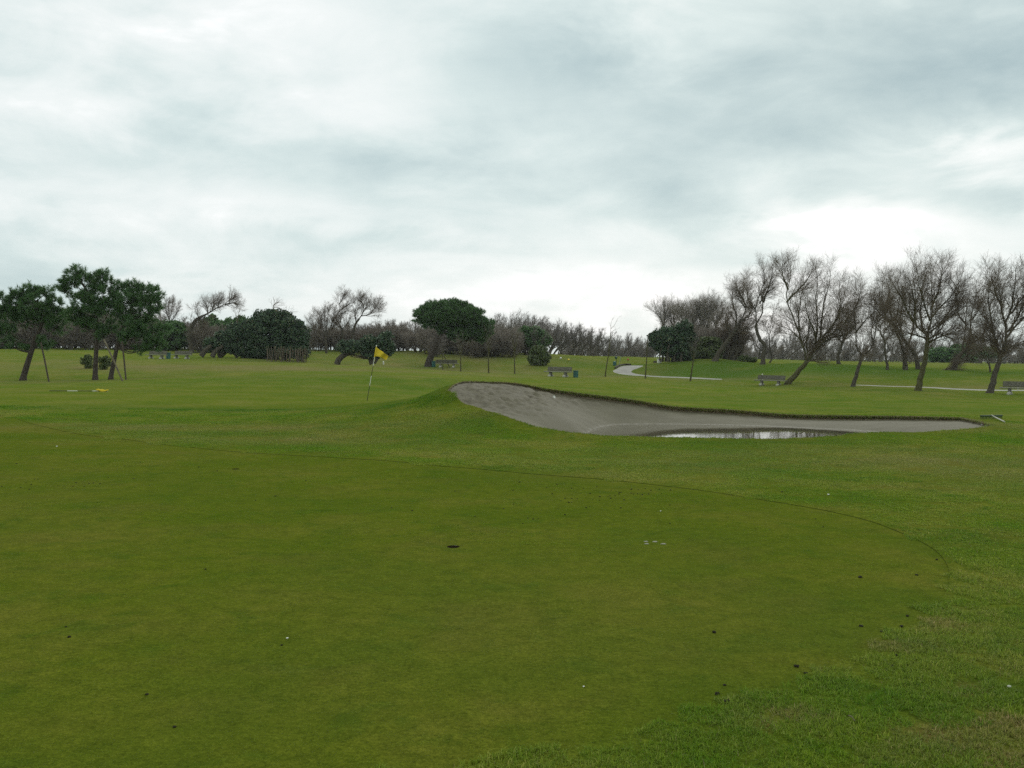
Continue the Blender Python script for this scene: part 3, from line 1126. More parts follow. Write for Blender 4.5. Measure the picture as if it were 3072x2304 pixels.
BK = bunker_xy[:, :2]
PG_N = patch_objs('putting_patch', .25, 3000, (.004, .009), (.0018, .0030), M_bl_green, 4)
PG_F = patch_objs('putting_patch_far', .6, 5200, (.005, .010), (.0035, .0055), M_bl_green, 4)
RG_N = patch_objs('rough_patch', .25, 1100, (.014, .034), (.0024, .0042), M_bl_rough, 5)
RG_F = patch_objs('rough_patch_far', .6, 3200, (.008, .019), (.0045, .008), M_bl_rough, 5)
scatter('putting_grass', PG_N, 4, .25, 3.3, 8.5, -.56, .56, [(green_xy, True, .05)] + [(c_, False, .1) for c_ in cups_xy] + [(np.array([(h[0] + .22 * math.cos(a), h[1] + .22 * math.sin(a)) for a in np.linspace(0, 6.283, 20)]), False, 0) for h in hole_c])
scatter('putting_grass.001', PG_F, 4, .6, 8.3, 36, -.56, .56, [(green_xy, True, .1)] + [(np.array([(h[0] + .5 * math.cos(a), h[1] + .5 * math.sin(a)) for a in np.linspace(0, 6.283, 20)]), False, 0) for h in hole_c], fade=(20, 34))
scatter('putting_grass.002', PG_F, 4, .6, 20, 36, -.56, .56, [(green2_xy, True, .1)], fade=(24, 36))
scatter('rough_grass', RG_N, 5, .25, 3.2, 9.0, -.25, .56, [(green_xy, False, .03)], zoff=ROUGH_UP)
scatter('rough_grass.001', RG_F, 5, .6, 8.8, 36, -.56, .56, [(green_xy, False, .2), (BK, False, .25), (green2_xy, False, .2)], zoff=ROUGH_UP, fade=(22, 36))


def grass(name, n, ph0, ph1, r0, r1, L, Wd, zoff, poly, lean=(0.15, 0.9)):
    ph = rng.uniform(ph0, ph1, n)
    u = rng.uniform(0, 1, n)
    r_ = np.exp(math.log(r0) + u * (math.log(r1) - math.log(r0)))
    x, y = r_ * np.sin(ph), r_ * np.cos(ph)
    k = np.ones(n, bool)
    for p, ins in poly:
        k &= inside(p, np.stack([x, y], -1)) == ins
    x, y = x[k], y[k]
    r_ = r_[k]
    base = np.stack([x, y, height(x, y) + zoff], -1)
    n = len(x)
    sc = np.clip(r_ / 5, 0.8, 3)
    tuft = 0.8 + 0.35 * wave(x, y, 0.25, 41) + 0.2 * wave(x, y, 0.9, 42)
    d, l, dd = turf(x, y)
    ln = rng.uniform(L[0], L[1], n) * np.clip(tuft, .35, 1.8) * (1 - 0.4 * dd)
    v, q, t = blades(base, ln, rng.uniform(Wd[0], Wd[1], n) * sc, rng.uniform(lean[0], lean[1], n), rng.uniform(0.2, 0.9, n))
    me = mesh_np(name, v, [q, t], [M_blade])
    for nm, a_ in (('dry', d), ('lush', np.clip(l + .3 * wave(x, y, .7, 43), 0, 1)), ('dead', dd), ('straw', np.clip(dd * 1.1 * (rng.uniform(0, 1, n) < .8) + (rng.uniform(0, 1, n) < 0.03), 0, 1))):
        attr(me, nm, np.repeat(a_, 5))
    return tag(link(name, me), kind='stuff')


grass('loose_grass', 60000, -0.25, 0.56, 3.3, 10.5, (0.020, 0.042), (0.0018, 0.0034), ROUGH_UP - .004, [(green_xy, False)])
grass('loose_grass.001', 40000, -0.56, 0.56, 10, 30, (0.010, 0.022), (0.0022, 0.0040), ROUGH_UP - .004, [(green_xy, False), (BK, False), (green2_xy, False)])


M_bl_loose = blade_mat('hole_blades', 'green', 'GEOMETRY')
for h in hole_c:
    n = 15000
    a_, r_ = rng.uniform(0, 6.283, n), np.sqrt(rng.uniform(.060 ** 2, .62 ** 2, n))
    x, y = h[0] + r_ * np.cos(a_), h[1] + r_ * np.sin(a_)
    v, q, t = blades(np.stack([x, y, height(x, y) - .002], -1), np.where(r_ < .12, rng.uniform(.002, .0035, n), rng.uniform(.004, .008, n)), rng.uniform(.0018, .003, n), rng.uniform(.3, 1.1, n), rng.uniform(.2, .8, n))
    me = mesh_np('hole_rim_grass', v, [q, t], [M_bl_loose])
    d, l, dd = turf(x, y)
    for nm, a2 in (('dry', d), ('lush', l), ('dead', dd), ('straw', d * 0)):
        attr(me, nm, np.repeat(a2, 5))
    tag(link('hole_rim_grass', me), kind='stuff')


def lip_grass():
    P, T, D, CR_ = [], [], [], []
    reps = np.clip((lip * 1100), 12, 170).astype(int)
    for k in range(n_):
        m_ = reps[k] if k < NB else 16
        t = rng.uniform(0, 1, m_)
        a = bunker_xy[k, :2] * (1 - t)[:, None] + bunker_xy[(k + 1) % n_, :2] * t[:, None]
        dep = rng.uniform(-0.06, 1.0, m_) ** 1 * lip[k] * (0.75 if k < NB else .3)
        off = rng.uniform(-0.05, 0.03, m_) * (dep < 0.02) + 0.03 * (dep >= 0.02)
        xy = a + inw[k] * off[:, None]
        CR_.append(dep < .03)
        P.append(np.column_stack([xy, bunker_xy[k, 2] + ROUGH_UP - dep]))
        T.append(np.full(m_, math.atan2(inw[k, 1], inw[k, 0])) + rng.normal(0, .7, m_))
        D.append(np.full(m_, 0.6 if k < NB else 0.25))
    P, T, D = np.concatenate(P), np.concatenate(T), np.concatenate(D)
    n = len(P)
    crest = np.concatenate(CR_)
    v, q, t = blades(P, np.where(crest, rng.uniform(0.02, 0.05, n), rng.uniform(0.05, 0.11, n)), rng.uniform(0.006, 0.013, n), rng.uniform(0.3, 1.3, n), rng.uniform(0.5, 1.5, n), T)
    me = mesh_np('lip_grass', v, [q, t], [M_blade])
    dd = np.where(rng.uniform(0, 1, n) < D, rng.uniform(.6, 1, n), 0)
    attr(me, 'straw', np.repeat(dd, 5))
    attr(me, 'lush', np.repeat(rng.uniform(0, .6, n), 5))
    tag(link('lip_grass', me), kind='stuff')


lip_grass()
# ------------------------------------------------------------------ trees: limbs, twigs, leaves
def norm(v):
    return v / (np.linalg.norm(v, axis=-1, keepdims=True) + 1e-12)


def tubes(P, Rr, n):
    """P (m,k,3) centre lines, Rr (m,k) radii -> verts, quads"""
    m, k, _ = P.shape
    T = np.empty_like(P)
    T[:, 1:-1] = P[:, 2:] - P[:, :-2]
    T[:, 0] = P[:, 1] - P[:, 0]
    T[:, -1] = P[:, -1] - P[:, -2]
    T = norm(T)
    ref = norm(np.cross(T[:, :1], np.array([0.31, 0.87, 0.23])) + 1e-6)
    u = norm(ref - T * (ref * T).sum(-1, keepdims=True))
    w = np.cross(T, u)
    a = np.arange(n) * 2 * math.pi / n
    ring = u[:, :, None] * np.cos(a)[None, None, :, None] + w[:, :, None] * np.sin(a)[None, None, :, None]
    v = (P[:, :, None] + ring * Rr[:, :, None, None]).reshape(-1, 3)
    bi, ki, ni = np.meshgrid(np.arange(m), np.arange(k - 1), np.arange(n), indexing='ij')
    i0 = (bi * k + ki) * n
    nj = (ni + 1) % n
    q = np.stack([i0 + ni, i0 + nj, i0 + n + nj, i0 + n + ni], -1).reshape(-1, 4)
    return v, q


def resample(poly, k):
    p = crom(np.array(poly, float), 6)
    d = np.concatenate([[0], np.cumsum(np.linalg.norm(np.diff(p, axis=0), axis=1))])
    s = np.linspace(0, d[-1], k)
    return np.stack([np.interp(s, d, p[:, i]) for i in range(3)], -1)


def sprout(P, Rr, m, L, k, g, t0=0.2, t1=1.0, ang=(0.4, 0.9), trop=(0, 0, 0.25), wander=0.18, rat=0.6, taper=0.35, fall=0.5, rmin=0.003, side=0.0, flat=None, rcap=9.0):
    """m children on each parent"""
    n, kp, _ = P.shape
    t = t0 + (t1 - t0) * (np.arange(m)[None] + g.uniform(0, 1, (n, m))) / m
    f = np.clip(t, 0, .9999) * (kp - 1)
    i = f.astype(int)
    fr = (f - i)[..., None]
    b = np.arange(n)[:, None]
    p = P[b, i] * (1 - fr) + P[b, i + 1] * fr
    T = norm(P[b, i + 1] - P[b, i])
    rr = Rr[b, i] * (1 - fr[..., 0]) + Rr[b, i + 1] * fr[..., 0]
    az = g.uniform(0, 6.283, (n, 1)) + np.arange(m)[None] * 2.4 + g.normal(0, .5, (n, m))
    ref = norm(np.cross(T, np.array([0.31, 0.27, 0.91])) + 1e-6)
    w = np.cross(T, ref)
    pr = ref * np.cos(az)[..., None] + w * np.sin(az)[..., None]
    an = g.uniform(ang[0], ang[1], (n, m))[..., None]
    d = norm(T * np.cos(an) + pr * np.sin(an) + np.array(trop) * 0.6)
    ln = L * (1 - fall * t) * g.uniform(0.65, 1.2, (n, m))
    d = d.reshape(-1, 3)
    p = p.reshape(-1, 3)
    ln = ln.reshape(-1)
    rr = np.minimum(np.maximum(rr.reshape(-1) * rat, rmin), rcap)
    out = np.empty((len(p), k, 3))
    out[:, 0] = p
    st = (ln / (k - 1))[:, None]
    for j in range(1, k):
        d = norm(d + g.normal(0, wander, d.shape) + np.array(trop) * (1.0 / (k - 1)))
        out[:, j] = out[:, j - 1] + d * st
    R2 = rr[:, None] * np.linspace(1, taper, k)[None]
    return out, R2


M_bark = None


def bark_mat(name, lo, hi, scale=9.0):
    m, nt, b = new_mat(name)
    f = n_noise(nt, scale, 5, 0.65, stretch=(1, 1, 0.35))
    nt.links.new(n_ramp(nt, f, [(0.3, lo), (0.7, hi)]), b.inputs['Base Color'])
    b.inputs['Roughness'].default_value = 0.9
    b.inputs['Specular IOR Level'].default_value = 0.1
    n_bump(nt, b, f, 0.7, 0.03)
    return m


M_bark = bark_mat('grey_bark', (0.050, 0.044, 0.032), (0.105, 0.092, 0.066))
M_pinebark = bark_mat('pine_bark', (0.040, 0.033, 0.026), (0.085, 0.070, 0.055))
M_mossbark = bark_mat('mossy_bark', (0.055, 0.052, 0.022), (0.110, 0.105, 0.045))
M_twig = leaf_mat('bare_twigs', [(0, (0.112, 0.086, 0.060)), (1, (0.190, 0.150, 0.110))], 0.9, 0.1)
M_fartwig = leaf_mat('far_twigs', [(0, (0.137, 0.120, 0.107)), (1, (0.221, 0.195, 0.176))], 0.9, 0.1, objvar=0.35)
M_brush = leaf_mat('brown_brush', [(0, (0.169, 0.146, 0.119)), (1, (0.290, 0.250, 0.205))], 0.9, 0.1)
M_needle = leaf_mat('pine_needles', [(0, (0.044, 0.119, 0.037)), (0.7, (0.091, 0.187, 0.058)), (1, (0.174, 0.245, 0.091))], 0.5, 0.3, 0.28)
M_ivy = leaf_mat('ivy_leaves', [(0, (0.023, 0.057, 0.027)), (0.6, (0.044, 0.086, 0.038)), (0.93, (0.079, 0.121, 0.050)), (1, (0.158, 0.137, 0.063))], 0.5, 0.25, 0.08)
M_umb = leaf_mat('umbrella_needles', [(0, (0.047, 0.114, 0.035)), (0.7, (0.087, 0.174, 0.052)), (1, (0.139, 0.222, 0.072))], 0.55, 0.25, 0.2)
M_olive = leaf_mat('olive_leaves', [(0, (0.055, 0.085, 0.022)), (0.7, (0.090, 0.125, 0.035)), (1, (0.150, 0.170, 0.065))], 0.55, 0.25, 0.12)


def join(parts):
    V, F, n = [], [], 0
    for v, q in parts:
        V.append(v)
        F.append(q + n)
        n += len(v)
    return np.concatenate(V), F


def img_line(pts, Y, base, dy=0.0, jit=0.0, g=None):
    """a line drawn through photo points at depth Y, in metres from the tree's base"""
    p = at([q[0] for q in pts], [q[1] for q in pts], np.full(len(pts), Y) + np.linspace(0, dy, len(pts)))
    return p - np.array(base)


def make_bare(name, label, cat, base_px, trunk, limbs, r0, seed, Y=None, base=None, dens=1.0, fine=True, L=(2.3, 1.15, .55), mats=None, group=None, cnt=(12, 9, 7),
              trop=(0.05, 0, 0.16), twig_r=0.0060, lr=0.38, ang=(0.35, 1.0), spread=None, bushy=0):
    """a leafless tree: trunk and limbs follow the drawn lines, the twigs grow on them.  > trunk, crown"""
    g = np.random.default_rng(seed)
    if base is None:
        base = place(*base_px) if Y is None else ground_at(base_px[0], Y)
    Y = base[1]
    mt, mc = mats or (M_bark, M_twig)
    root = empty(name, base, label, cat, group)
    tp = resample(np.concatenate([[[0, 0, -0.12]], img_line(trunk, Y, base)]) if len(trunk[0]) == 2 else trunk, 14)
    tr = r0 * np.linspace(1, 0.62, 14)
    tr[0] *= 1.5; tr[1] *= 1.12
    tp[2:] += g.normal(0, r0 * .10, tp[2:].shape)
    tv, tq = tubes(tp[None], tr[None], 10)
    tparts = [(tv, tq)]
    LP, LR = [], []
    for i, l in enumerate(limbs):
        dy = g.uniform(-1, 1) * (spread if spread is not None else 0.13 * M(abs(l[-1][1] - l[0][1]) + abs(l[-1][0] - l[0][0]), Y) + .3) * 2
        p = resample(img_line(l, Y, base, dy), 12)[:11]   # the twigs carry the outline on from here
        ln = np.linalg.norm(np.diff(p, axis=0), axis=1).sum()
        p[1:] += np.cumsum(g.normal(0, 0.012 * ln, (10, 3)), 0) * 0.6
        r = r0 * lr * g.uniform(.8, 1.1) * np.linspace(1, 0.14, 11)
        LP.append(p); LR.append(r)
    LP, LR = np.array(LP), np.array(LR)
    tparts.append(tubes(LP, LR, 7))
    # secondary boughs on limbs
    A, AR = sprout(LP, LR, max(3, int(cnt[0] * dens)), L[0], 6, g, 0.12, 1.0, ang, trop, 0.21, 0.42, 0.22, 0.45, 0.008)
    B, BR = sprout(A, AR, max(3, int(cnt[1] * dens)), L[1], 4, g, 0.12, 1.0, (0.35, 1.05), trop, 0.20, 0.6, 0.3, 0.4, twig_r)
    cparts = [tubes(A, AR, 5), tubes(B, BR, 3)]
    if fine:
        C, CR = sprout(B, BR, cnt[2], L[2], 2, g, 0.15, 1.0, (0.35, 0.9), trop, 0.15, 0.7, 0.5, 0.3, twig_r * .8, rcap=twig_r)
        cparts.append(tubes(C, CR, 3))
        C2, CR2 = sprout(A, AR, 7, L[2] * 1.3, 2, g, 0.2, 1.0, (0.4, 1.0), trop, 0.15, 0.5, 0.5, 0.3, twig_r * .8, rcap=twig_r)
        cparts.append(tubes(C2, CR2, 3))
        A2, AR2 = sprout(LP, LR, 22, L[1] * 1.25, 4, g, 0.1, 1.0, (0.4, 1.1), trop, 0.16, 0.3, 0.4, 0.3, twig_r)
        C3, CR3 = sprout(A2, AR2, 8, L[2], 2, g, 0.15, 1.0, (0.35, 0.9), trop, 0.15, 0.7, 0.5, 0.3, twig_r * .8, rcap=twig_r)
        cparts += [tubes(A2, AR2, 3), tubes(C3, CR3, 3)]
    if bushy:
        D, DR = sprout(tp[None], tr[None], bushy, L[0] * 1.2, 6, g, 0.72 if bushy < 20 else 0.3, 1.0, (0.3, 0.9), trop, 0.18, 0.25, 0.3, 0.2, 0.01)
        D2, DR2 = sprout(D, DR, 9, L[1], 4, g, 0.1, 1.0, (0.35, 0.95), trop, 0.16, 0.6, 0.4, 0.4, twig_r)
        D3, DR3 = sprout(D2, DR2, 6, L[2], 2, g, 0.1, 1.0, (0.35, 0.95), trop, 0.16, 0.7, 0.5, 0.3, twig_r * .8)
        cparts += [tubes(D, DR, 4), tubes(D2, DR2, 3), tubes(D3, DR3, 3)]
    v, q = join(tparts)
    link('trunk', mesh_np('trunk', v, q, [mt], True), root)
    v, q = join(cparts)
    link('crown', mesh_np('crown', v, q, [mc], True), root)
    return root


def leaf_quads(c_, size, g, nrm=None, aspect=1.4):
    n = len(c_)
    a = norm(g.normal(0, 1, (n, 3)))
    if nrm is not None:
        a = norm(nrm + a * 0.9)
    u = norm(np.cross(a, g.normal(0, 1, (n, 3))))
    w = np.cross(a, u)
    s = size[:, None]
    v = np.stack([c_ - u * s * .5 * aspect, c_ + w * s * .5 - a * s * .12, c_ + u * s * .5 * aspect, c_ - w * s * .5 - a * s * .12], 1).reshape(-1, 3)
    o = np.arange(n)[:, None] * 4
    # folded along the midrib
    return v, np.concatenate([o + np.array([[0, 1, 2]]), o + np.array([[0, 2, 3]])])


def blob_points(blobs, dens_sub, sub_r, n_leaf, g, flat_bottom=0.0, shell=(0.55, 1.0)):
    """points in lumpy clumps that ride on a set of ellipsoids; blobs: centre (3), radii (3)"""
    C, Nn, K = [], [], []
    for c_, r_ in blobs:
        c_, r_ = np.array(c_), np.array(r_)
        area = 4 * math.pi * ((r_[0] * r_[1]) ** 1.6 + (r_[0] * r_[2]) ** 1.6 + (r_[1] * r_[2]) ** 1.6) ** (1 / 1.6) / 3 ** (1 / 1.6)
        m = max(6, int(area * dens_sub))
        d = norm(g.normal(0, 1, (m, 3)))
        if flat_bottom:
            d[:, 2] = np.where(d[:, 2] < -flat_bottom, -flat_bottom * g.uniform(0, 1, m), d[:, 2])
            d = norm(d)
        sc = c_ + d * r_ * g.uniform(0.72, 1.0, m)[:, None]
        sr = sub_r * g.uniform(0.6, 1.3, m)
        e = norm(g.normal(0, 1, (m, n_leaf, 3)))
        rr = g.uniform(shell[0], shell[1], (m, n_leaf, 1))
        p = sc[:, None] + e * rr * sr[:, None, None] * np.array([1, 1, .8])
        C.append(p.reshape(-1, 3)); Nn.append(e.reshape(-1, 3))
        K.append(np.column_stack([sc, d]))
    return np.concatenate(C), np.concatenate(Nn), np.concatenate(K)


def img_blobs(lst, Y, base, depth=0.8, s=1.0, k=1.0, g=None):
    """(sx, sy, rx, ry[, dY]) in photo pixels -> ellipsoids in metres from the base"""
    out = []
    for b in lst:
        dY = b[4] if len(b) > 4 else 0.0
        p = at(b[0], b[1], Y + dY) - np.array(base)
        rx, rz = M(b[2], Y) * k, M(b[3], Y) * k
        out.append((p, (rx, max(rx, rz) * depth, rz)))
    return out


def make_leafy(root_name, label, cat, base, blobs, mat, seed, stems=(), stem_mat=None, sub=2.2, sub_r=0.5, n_leaf=60, size=(0.09, 0.2), group=None, flat_bottom=0.0, crown='foliage', stem_r=0.12, twigs=None):
    g = np.random.default_rng(seed)
    root = empty(root_name, base, label, cat, group)
    p, nn, _ = blob_points(blobs, sub, sub_r, n_leaf, g, flat_bottom)
    v, t = leaf_quads(p, g.uniform(size[0], size[1], len(p)), g, nn)
    link(crown, mesh_np(crown, v, t, [mat]), root)
    parts = []
    for s in stems:
        q = resample(s[0], 8)
        q[1:-1] += g.normal(0, 0.03, (6, 3))
        parts.append(tubes(q[None], (s[1] * np.linspace(1, .6, 8))[None], 8))
    if parts:
        v, q = join(parts)
        link('trunk', mesh_np('trunk', v, q, [stem_mat or M_bark], True), root)
    if twigs:
        v, q = join(twigs)
        tag(link('twigs', mesh_np('twigs', v, q, [M_twig], True), root), kind='stuff')
    return root


def make_pine(label, base_px, trunk, blobs, seed, r0, Y=None, group=None, sub=5.0, sub_r=0.21, shoots=6, mat=None, name='pine_tree', depth=0.9, needle=(0.17, 0.27), nw=0.012, per=32):
    """evergreen with brush-like shoots.  > trunk, crown"""
    g = np.random.default_rng(seed)
    base = place(*base_px) if Y is None else ground_at(base_px[0], Y)
    Y = base[1]
    root = empty(name, base, label, 'pine tree', group)
    tp = resample(np.concatenate([[[0, 0, -.12]], img_line(trunk, Y, base)]), 14)
    tr = r0 * np.linspace(1, .4, 14)
    tr[0] *= 1.35
    parts = [tubes(tp[None], tr[None], 10)]
    bl = img_blobs(blobs, Y, base, depth)
    bl = [(np.array(c_) + np.array([0, g.uniform(-.5, .5) * r_[1], 0]), r_) for c_, r_ in bl]
    # a bough from the trunk to every mass of needles
    for c_, r_ in bl:
        zt = c_[2] - 0.25 * abs(c_[0] - tp[8][0]) - .4
        i = int(np.argmin(np.abs(tp[:, 2] - max(zt, tp[5][2])) + (np.arange(14) < 5) * 9))
        a = tp[i]
        mid = (a + c_) / 2 + np.array([0, 0, -0.10 * np.linalg.norm(c_ - a)]) + g.normal(0, .08, 3)
        q = resample([a, mid, c_], 7)
        rb = tr[i] * g.uniform(.35, .5)
        parts.append(tubes(q[None], (rb * np.linspace(1, .35, 7))[None], 6))
    p, nn, K = blob_points(bl, sub, sub_r, shoots, g, shell=(0.3, 1.0))
    # thin stalks towards the shoots
    own = np.repeat(np.arange(len(bl)), [max(6, int(4 * math.pi * ((r_[0] * r_[1]) ** 1.6 + (r_[0] * r_[2]) ** 1.6 + (r_[1] * r_[2]) ** 1.6) ** (1 / 1.6) / 3 ** (1 / 1.6) * sub)) for _, r_ in bl])
    cc = np.array([b[0] for b in bl])[own]
    st = np.stack([cc * .75 + K[:, :3] * .25, (cc + K[:, :3]) / 2 + g.normal(0, .05, cc.shape), K[:, :3]], 1)
    parts.append(tubes(st, np.tile(np.array([0.022, .016, .008]), (len(st), 1)), 3))
    v, q = join(parts)
    link('trunk', mesh_np('trunk', v, q, [M_pinebark], True), root)
    # needles: a brush round each upturned shoot
    n = len(p)
    ax = norm(nn * 0.5 + np.repeat(K[:, 3:], shoots, 0) * 0.5 + np.array([0, 0, .75]) + g.normal(0, .2, (n, 3)))
    sl = g.uniform(.14, .30, n)
    t = g.uniform(0, 1, (n, per))
    e = norm(g.normal(0, 1, (n, per, 3)))
    e = norm(e - ax[:, None] * (e * ax[:, None]).sum(-1, keepdims=True))
    b0 = p[:, None] + ax[:, None] * (t * sl[:, None])[..., None]
    d = norm(ax[:, None] * (0.45 + .5 * t[..., None]) + e * 0.8)
    tip = b0 + d * g.uniform(needle[0], needle[1], (n, per, 1))
    s = norm(np.cross(d, g.normal(0, 1, d.shape))) * nw
    v = np.stack([b0 - s, b0 + s, tip], 2).reshape(-1, 3)
    link('crown', mesh_np('crown', v, np.arange(len(v)).reshape(-1, 3), [mat or M_needle]), root)
    return root


# ---- three young pines at the left, each propped
def k1(*q):
    """points read off the enlarged left part of the photo"""
    return [tuple([q_[0] / 3.688, 750 + q_[1] / 3.688] + [w / 3.688 for w in q_[2:4]] + list(q_[4:])) for q_ in q]


PG = 'young pines on the left'
make_pine('leaning pine at the far left edge of the view, leftmost of three', (68, 1142), k1((250, 1440), (300, 1270), (345, 1130), (400, 960), (455, 850), (480, 700), (400, 560)),
          k1((50, 560, 70, 70), (160, 520, 75, 60), (280, 455, 85, 70), (420, 520, 90, 70), (515, 470, 60, 55), (230, 640, 150, 90), (430, 640, 160, 100), (590, 600, 80, 80), (330, 750, 200, 70),
             (90, 720, 120, 80), (620, 740, 110, 75), (640, 850, 110, 55), (-40, 640, 110, 110), (50, 880, 100, 45), (60, 1010, 75, 45), (200, 1080, 75, 30), (480, 1040, 90, 45), (-80, 850, 100, 80)), 11, .19, group=PG)
make_pine('tallest pine with straight dark trunk, middle of three', (286, 1140), k1((1052, 1430), (1060, 1200), (1072, 980), (1075, 820), (1050, 650), (980, 480), (880, 330)),
          k1((850, 265, 85, 55), (915, 330, 70, 80), (790, 360, 60, 70), (690, 410, 75, 55), (740, 480, 70, 40), (1045, 330, 45, 50), (1010, 400, 50, 35), (1145, 290, 30, 45), (1190, 380, 85, 65), (1270, 420, 60, 75),
             (960, 540, 90, 70), (1150, 540, 150, 110), (930, 650, 120, 80), (1050, 620, 130, 90), (1210, 680, 110, 80), (930, 800, 110, 60), (1010, 850, 110, 50), (1180, 840, 85, 45), (1160, 950, 70, 25), (820, 740, 90, 70)), 12, .15, group=PG)
make_pine('pine with slightly leaning trunk, rightmost of three', (332, 1139), k1((1222, 1430), (1268, 1200), (1310, 1010), (1370, 830), (1450, 650), (1540, 500)),
          k1((1430, 440, 70, 55), (1495, 400, 45, 45), (1590, 460, 70, 60), (1700, 490, 70, 65), (1755, 570, 55, 70), (1550, 570, 130, 90), (1650, 660, 110, 60), (1420, 600, 110, 110), (1380, 720, 120, 80),
             (1560, 780, 90, 70), (1480, 850, 120, 70), (1600, 900, 90, 60), (1460, 960, 120, 50), (1700, 1070, 85, 50), (1800, 870, 55, 40), (1640, 1000, 70, 35), (1560, 1110, 60, 22), (1760, 980, 50, 30)), 13, .14, group=PG)


# ---- ivy thickets and evergreen masses
def k2(*q):
    return [tuple([500 + q_[0] / 4.148, 820 + q_[1] / 4.148] + [w / 4.148 for w in q_[2:4]] + list(q_[4:])) for q_ in q]


def k3(*q):
    return [tuple([900 + q_[0] / 4.148, 820 + q_[1] / 4.148] + [w / 4.148 for w in q_[2:4]] + list(q_[4:])) for q_ in q]


def k4(*q):
    return [tuple([1350 + q_[0] / 4.609, 880 + q_[1] / 4.609] + [w / 4.609 for w in q_[2:4]] + list(q_[4:])) for q_ in q]


def k5(*q):
    return [tuple([1750 + q_[0] / 4.148, 820 + q_[1] / 4.148] + [w / 4.148 for w in q_[2:4]] + list(q_[4:])) for q_ in q]


def k6(*q):
    return [tuple([2200 + q_[0] / 3.317, 700 + q_[1] / 3.317] + [w / 3.317 for w in q_[2:4]] + list(q_[4:])) for q_ in q]


def k7(*q):
    return [tuple([2600 + q_[0] / 3.318, 700 + q_[1] / 3.318] + [w / 3.318 for w in q_[2:4]] + list(q_[4:])) for q_ in q]


def stem(pts, Y, base, r):
    return (img_line(pts, Y, base), r)


def hanging(Y, base, cols, y0, y1, g, r=0.012):
    """bare hanging creeper stems"""
    p = []
    for sx in cols:
        p.append(resample(img_line([(sx, y0 + g.uniform(-8, 8)), (sx + g.uniform(-4, 4), (y0 + y1) / 2), (sx + g.uniform(-6, 6), y1)], Y, base, g.uniform(-.5, .5)), 5))
    p = np.array(p)
    return tubes(p, np.full(p.shape[:2], r), 3)


g_ = np.random.default_rng(5)
Yb = 104.0
bs = ground_at(800, Yb)
ivy_b = img_blobs(k2((1320, 720, 330, 260), (1520, 760, 240, 230), (1110, 760, 230, 210), (1350, 560, 180, 110), (1640, 850, 120, 160), (900, 770, 170, 150), (700, 840, 150, 110), (560, 890, 90, 80),
                     (1100, 920, 250, 130), (1400, 930, 260, 140), (1650, 960, 110, 130), (800, 910, 120, 70), (1200, 1000, 180, 70)), Yb, bs, 0.8)
tw = []
for cx, cy, ex, ey in ((1325, 460, 1345, 330), (1330, 400, 1400, 360), (1330, 430, 1440, 450), (1100, 560, 1150, 470), (880, 640, 850, 480), (1480, 520, 1560, 480), (880, 600, 910, 450)):
    l = resample(img_line(k2((cx, cy + 60), (cx, cy), ((cx + ex) / 2, (cy + ey) / 2 - 15), (ex, ey)), Yb, bs), 8)[None]
    lr_ = (0.05 * np.linspace(1, .2, 8))[None]
    a, ar = sprout(l, lr_, 8, 1.1, 5, g_, .3, 1, (.4, 1.0), (0.3, 0, .1), .2, .4, .3, .4, .008)
    b_, br = sprout(a, ar, 4, .5, 4, g_, .2, 1, (.4, 1), (0.2, 0, .1), .2, .6, .4, .4, .006)
    tw += [tubes(l, lr_, 5), tubes(a, ar, 3), tubes(b_, br, 3)]
tw.append(hanging(Yb - 4.5, bs, np.linspace(800, 922, 46), 1045, 1088, g_, .03))
make_leafy('ivy_thicket', 'large dark domed thicket smothered in ivy left of the yellow flag', 'thicket', bs, ivy_b, M_ivy, 21,
           [stem(k2((430, 1030), (480, 960), (560, 900)), Yb - 1, bs, .3), stem(k2((570, 1035), (620, 960), (700, 900)), Yb - 1, bs, .28), stem(k2((650, 1030), (720, 980), (800, 900)), Yb, bs, .32),
            stem(k2((880, 1045), (820, 980), (760, 950)), Yb, bs, .16), stem(k2((950, 1050), (960, 900), (1000, 750)), Yb, bs, .25), stem(k2((1100, 1060), (1110, 900), (1200, 700)), Yb, bs, .3)],
           M_bark, 3.2, .46, 66, (.10, .20), twigs=tw)

Ys = 97.0
bs = place(1012, 1094)
Ys = bs[1]
sb = img_blobs(k3((560, 920, 80, 70), (700, 920, 130, 90), (830, 880, 130, 100), (960, 840, 130, 90), (1050, 780, 80, 60), (1080, 900, 90, 90), (900, 990, 110, 60), (1060, 960, 80, 60)), Ys, bs, .8)
tw = []
fan = [resample(img_line(k3((900, 1080), (900 - d_ * .5, 1060 - h_ * .6), (900 - d_, 1040 - h_)), Ys, bs, g_.uniform(-.6, .6)), 5) for d_, h_ in zip(np.linspace(40, 330, 34), g_.uniform(0, 60, 34))]
tw.append(tubes(np.array(fan), np.tile(.02 * np.linspace(1, .4, 5), (34, 1)), 3))
a, ar = sprout(np.array(fan), np.tile(.02 * np.linspace(1, .4, 5), (34, 1)), 7, .8, 4, g_, .2, 1, (.3, .9), (0, 0, .2), .2, .6, .4, .4, .008)
tw.append(tubes(a, ar, 3))
make_leafy('ivy_tree', 'low ivy covered tree on a bent leaning trunk behind the flag', 'tree', bs, sb, M_ivy, 22,
           [stem(k3((460, 1130), (490, 1060), (560, 1010), (680, 950), (800, 900)), Ys, bs, .33), stem(k3((900, 1130), (880, 1050), (820, 980)), Ys, bs, .3), stem(k3((930, 1120), (980, 1020), (1020, 930)), Ys, bs, .12)],
           M_bark, 3.2, .42, 60, (.10, .20), twigs=tw)

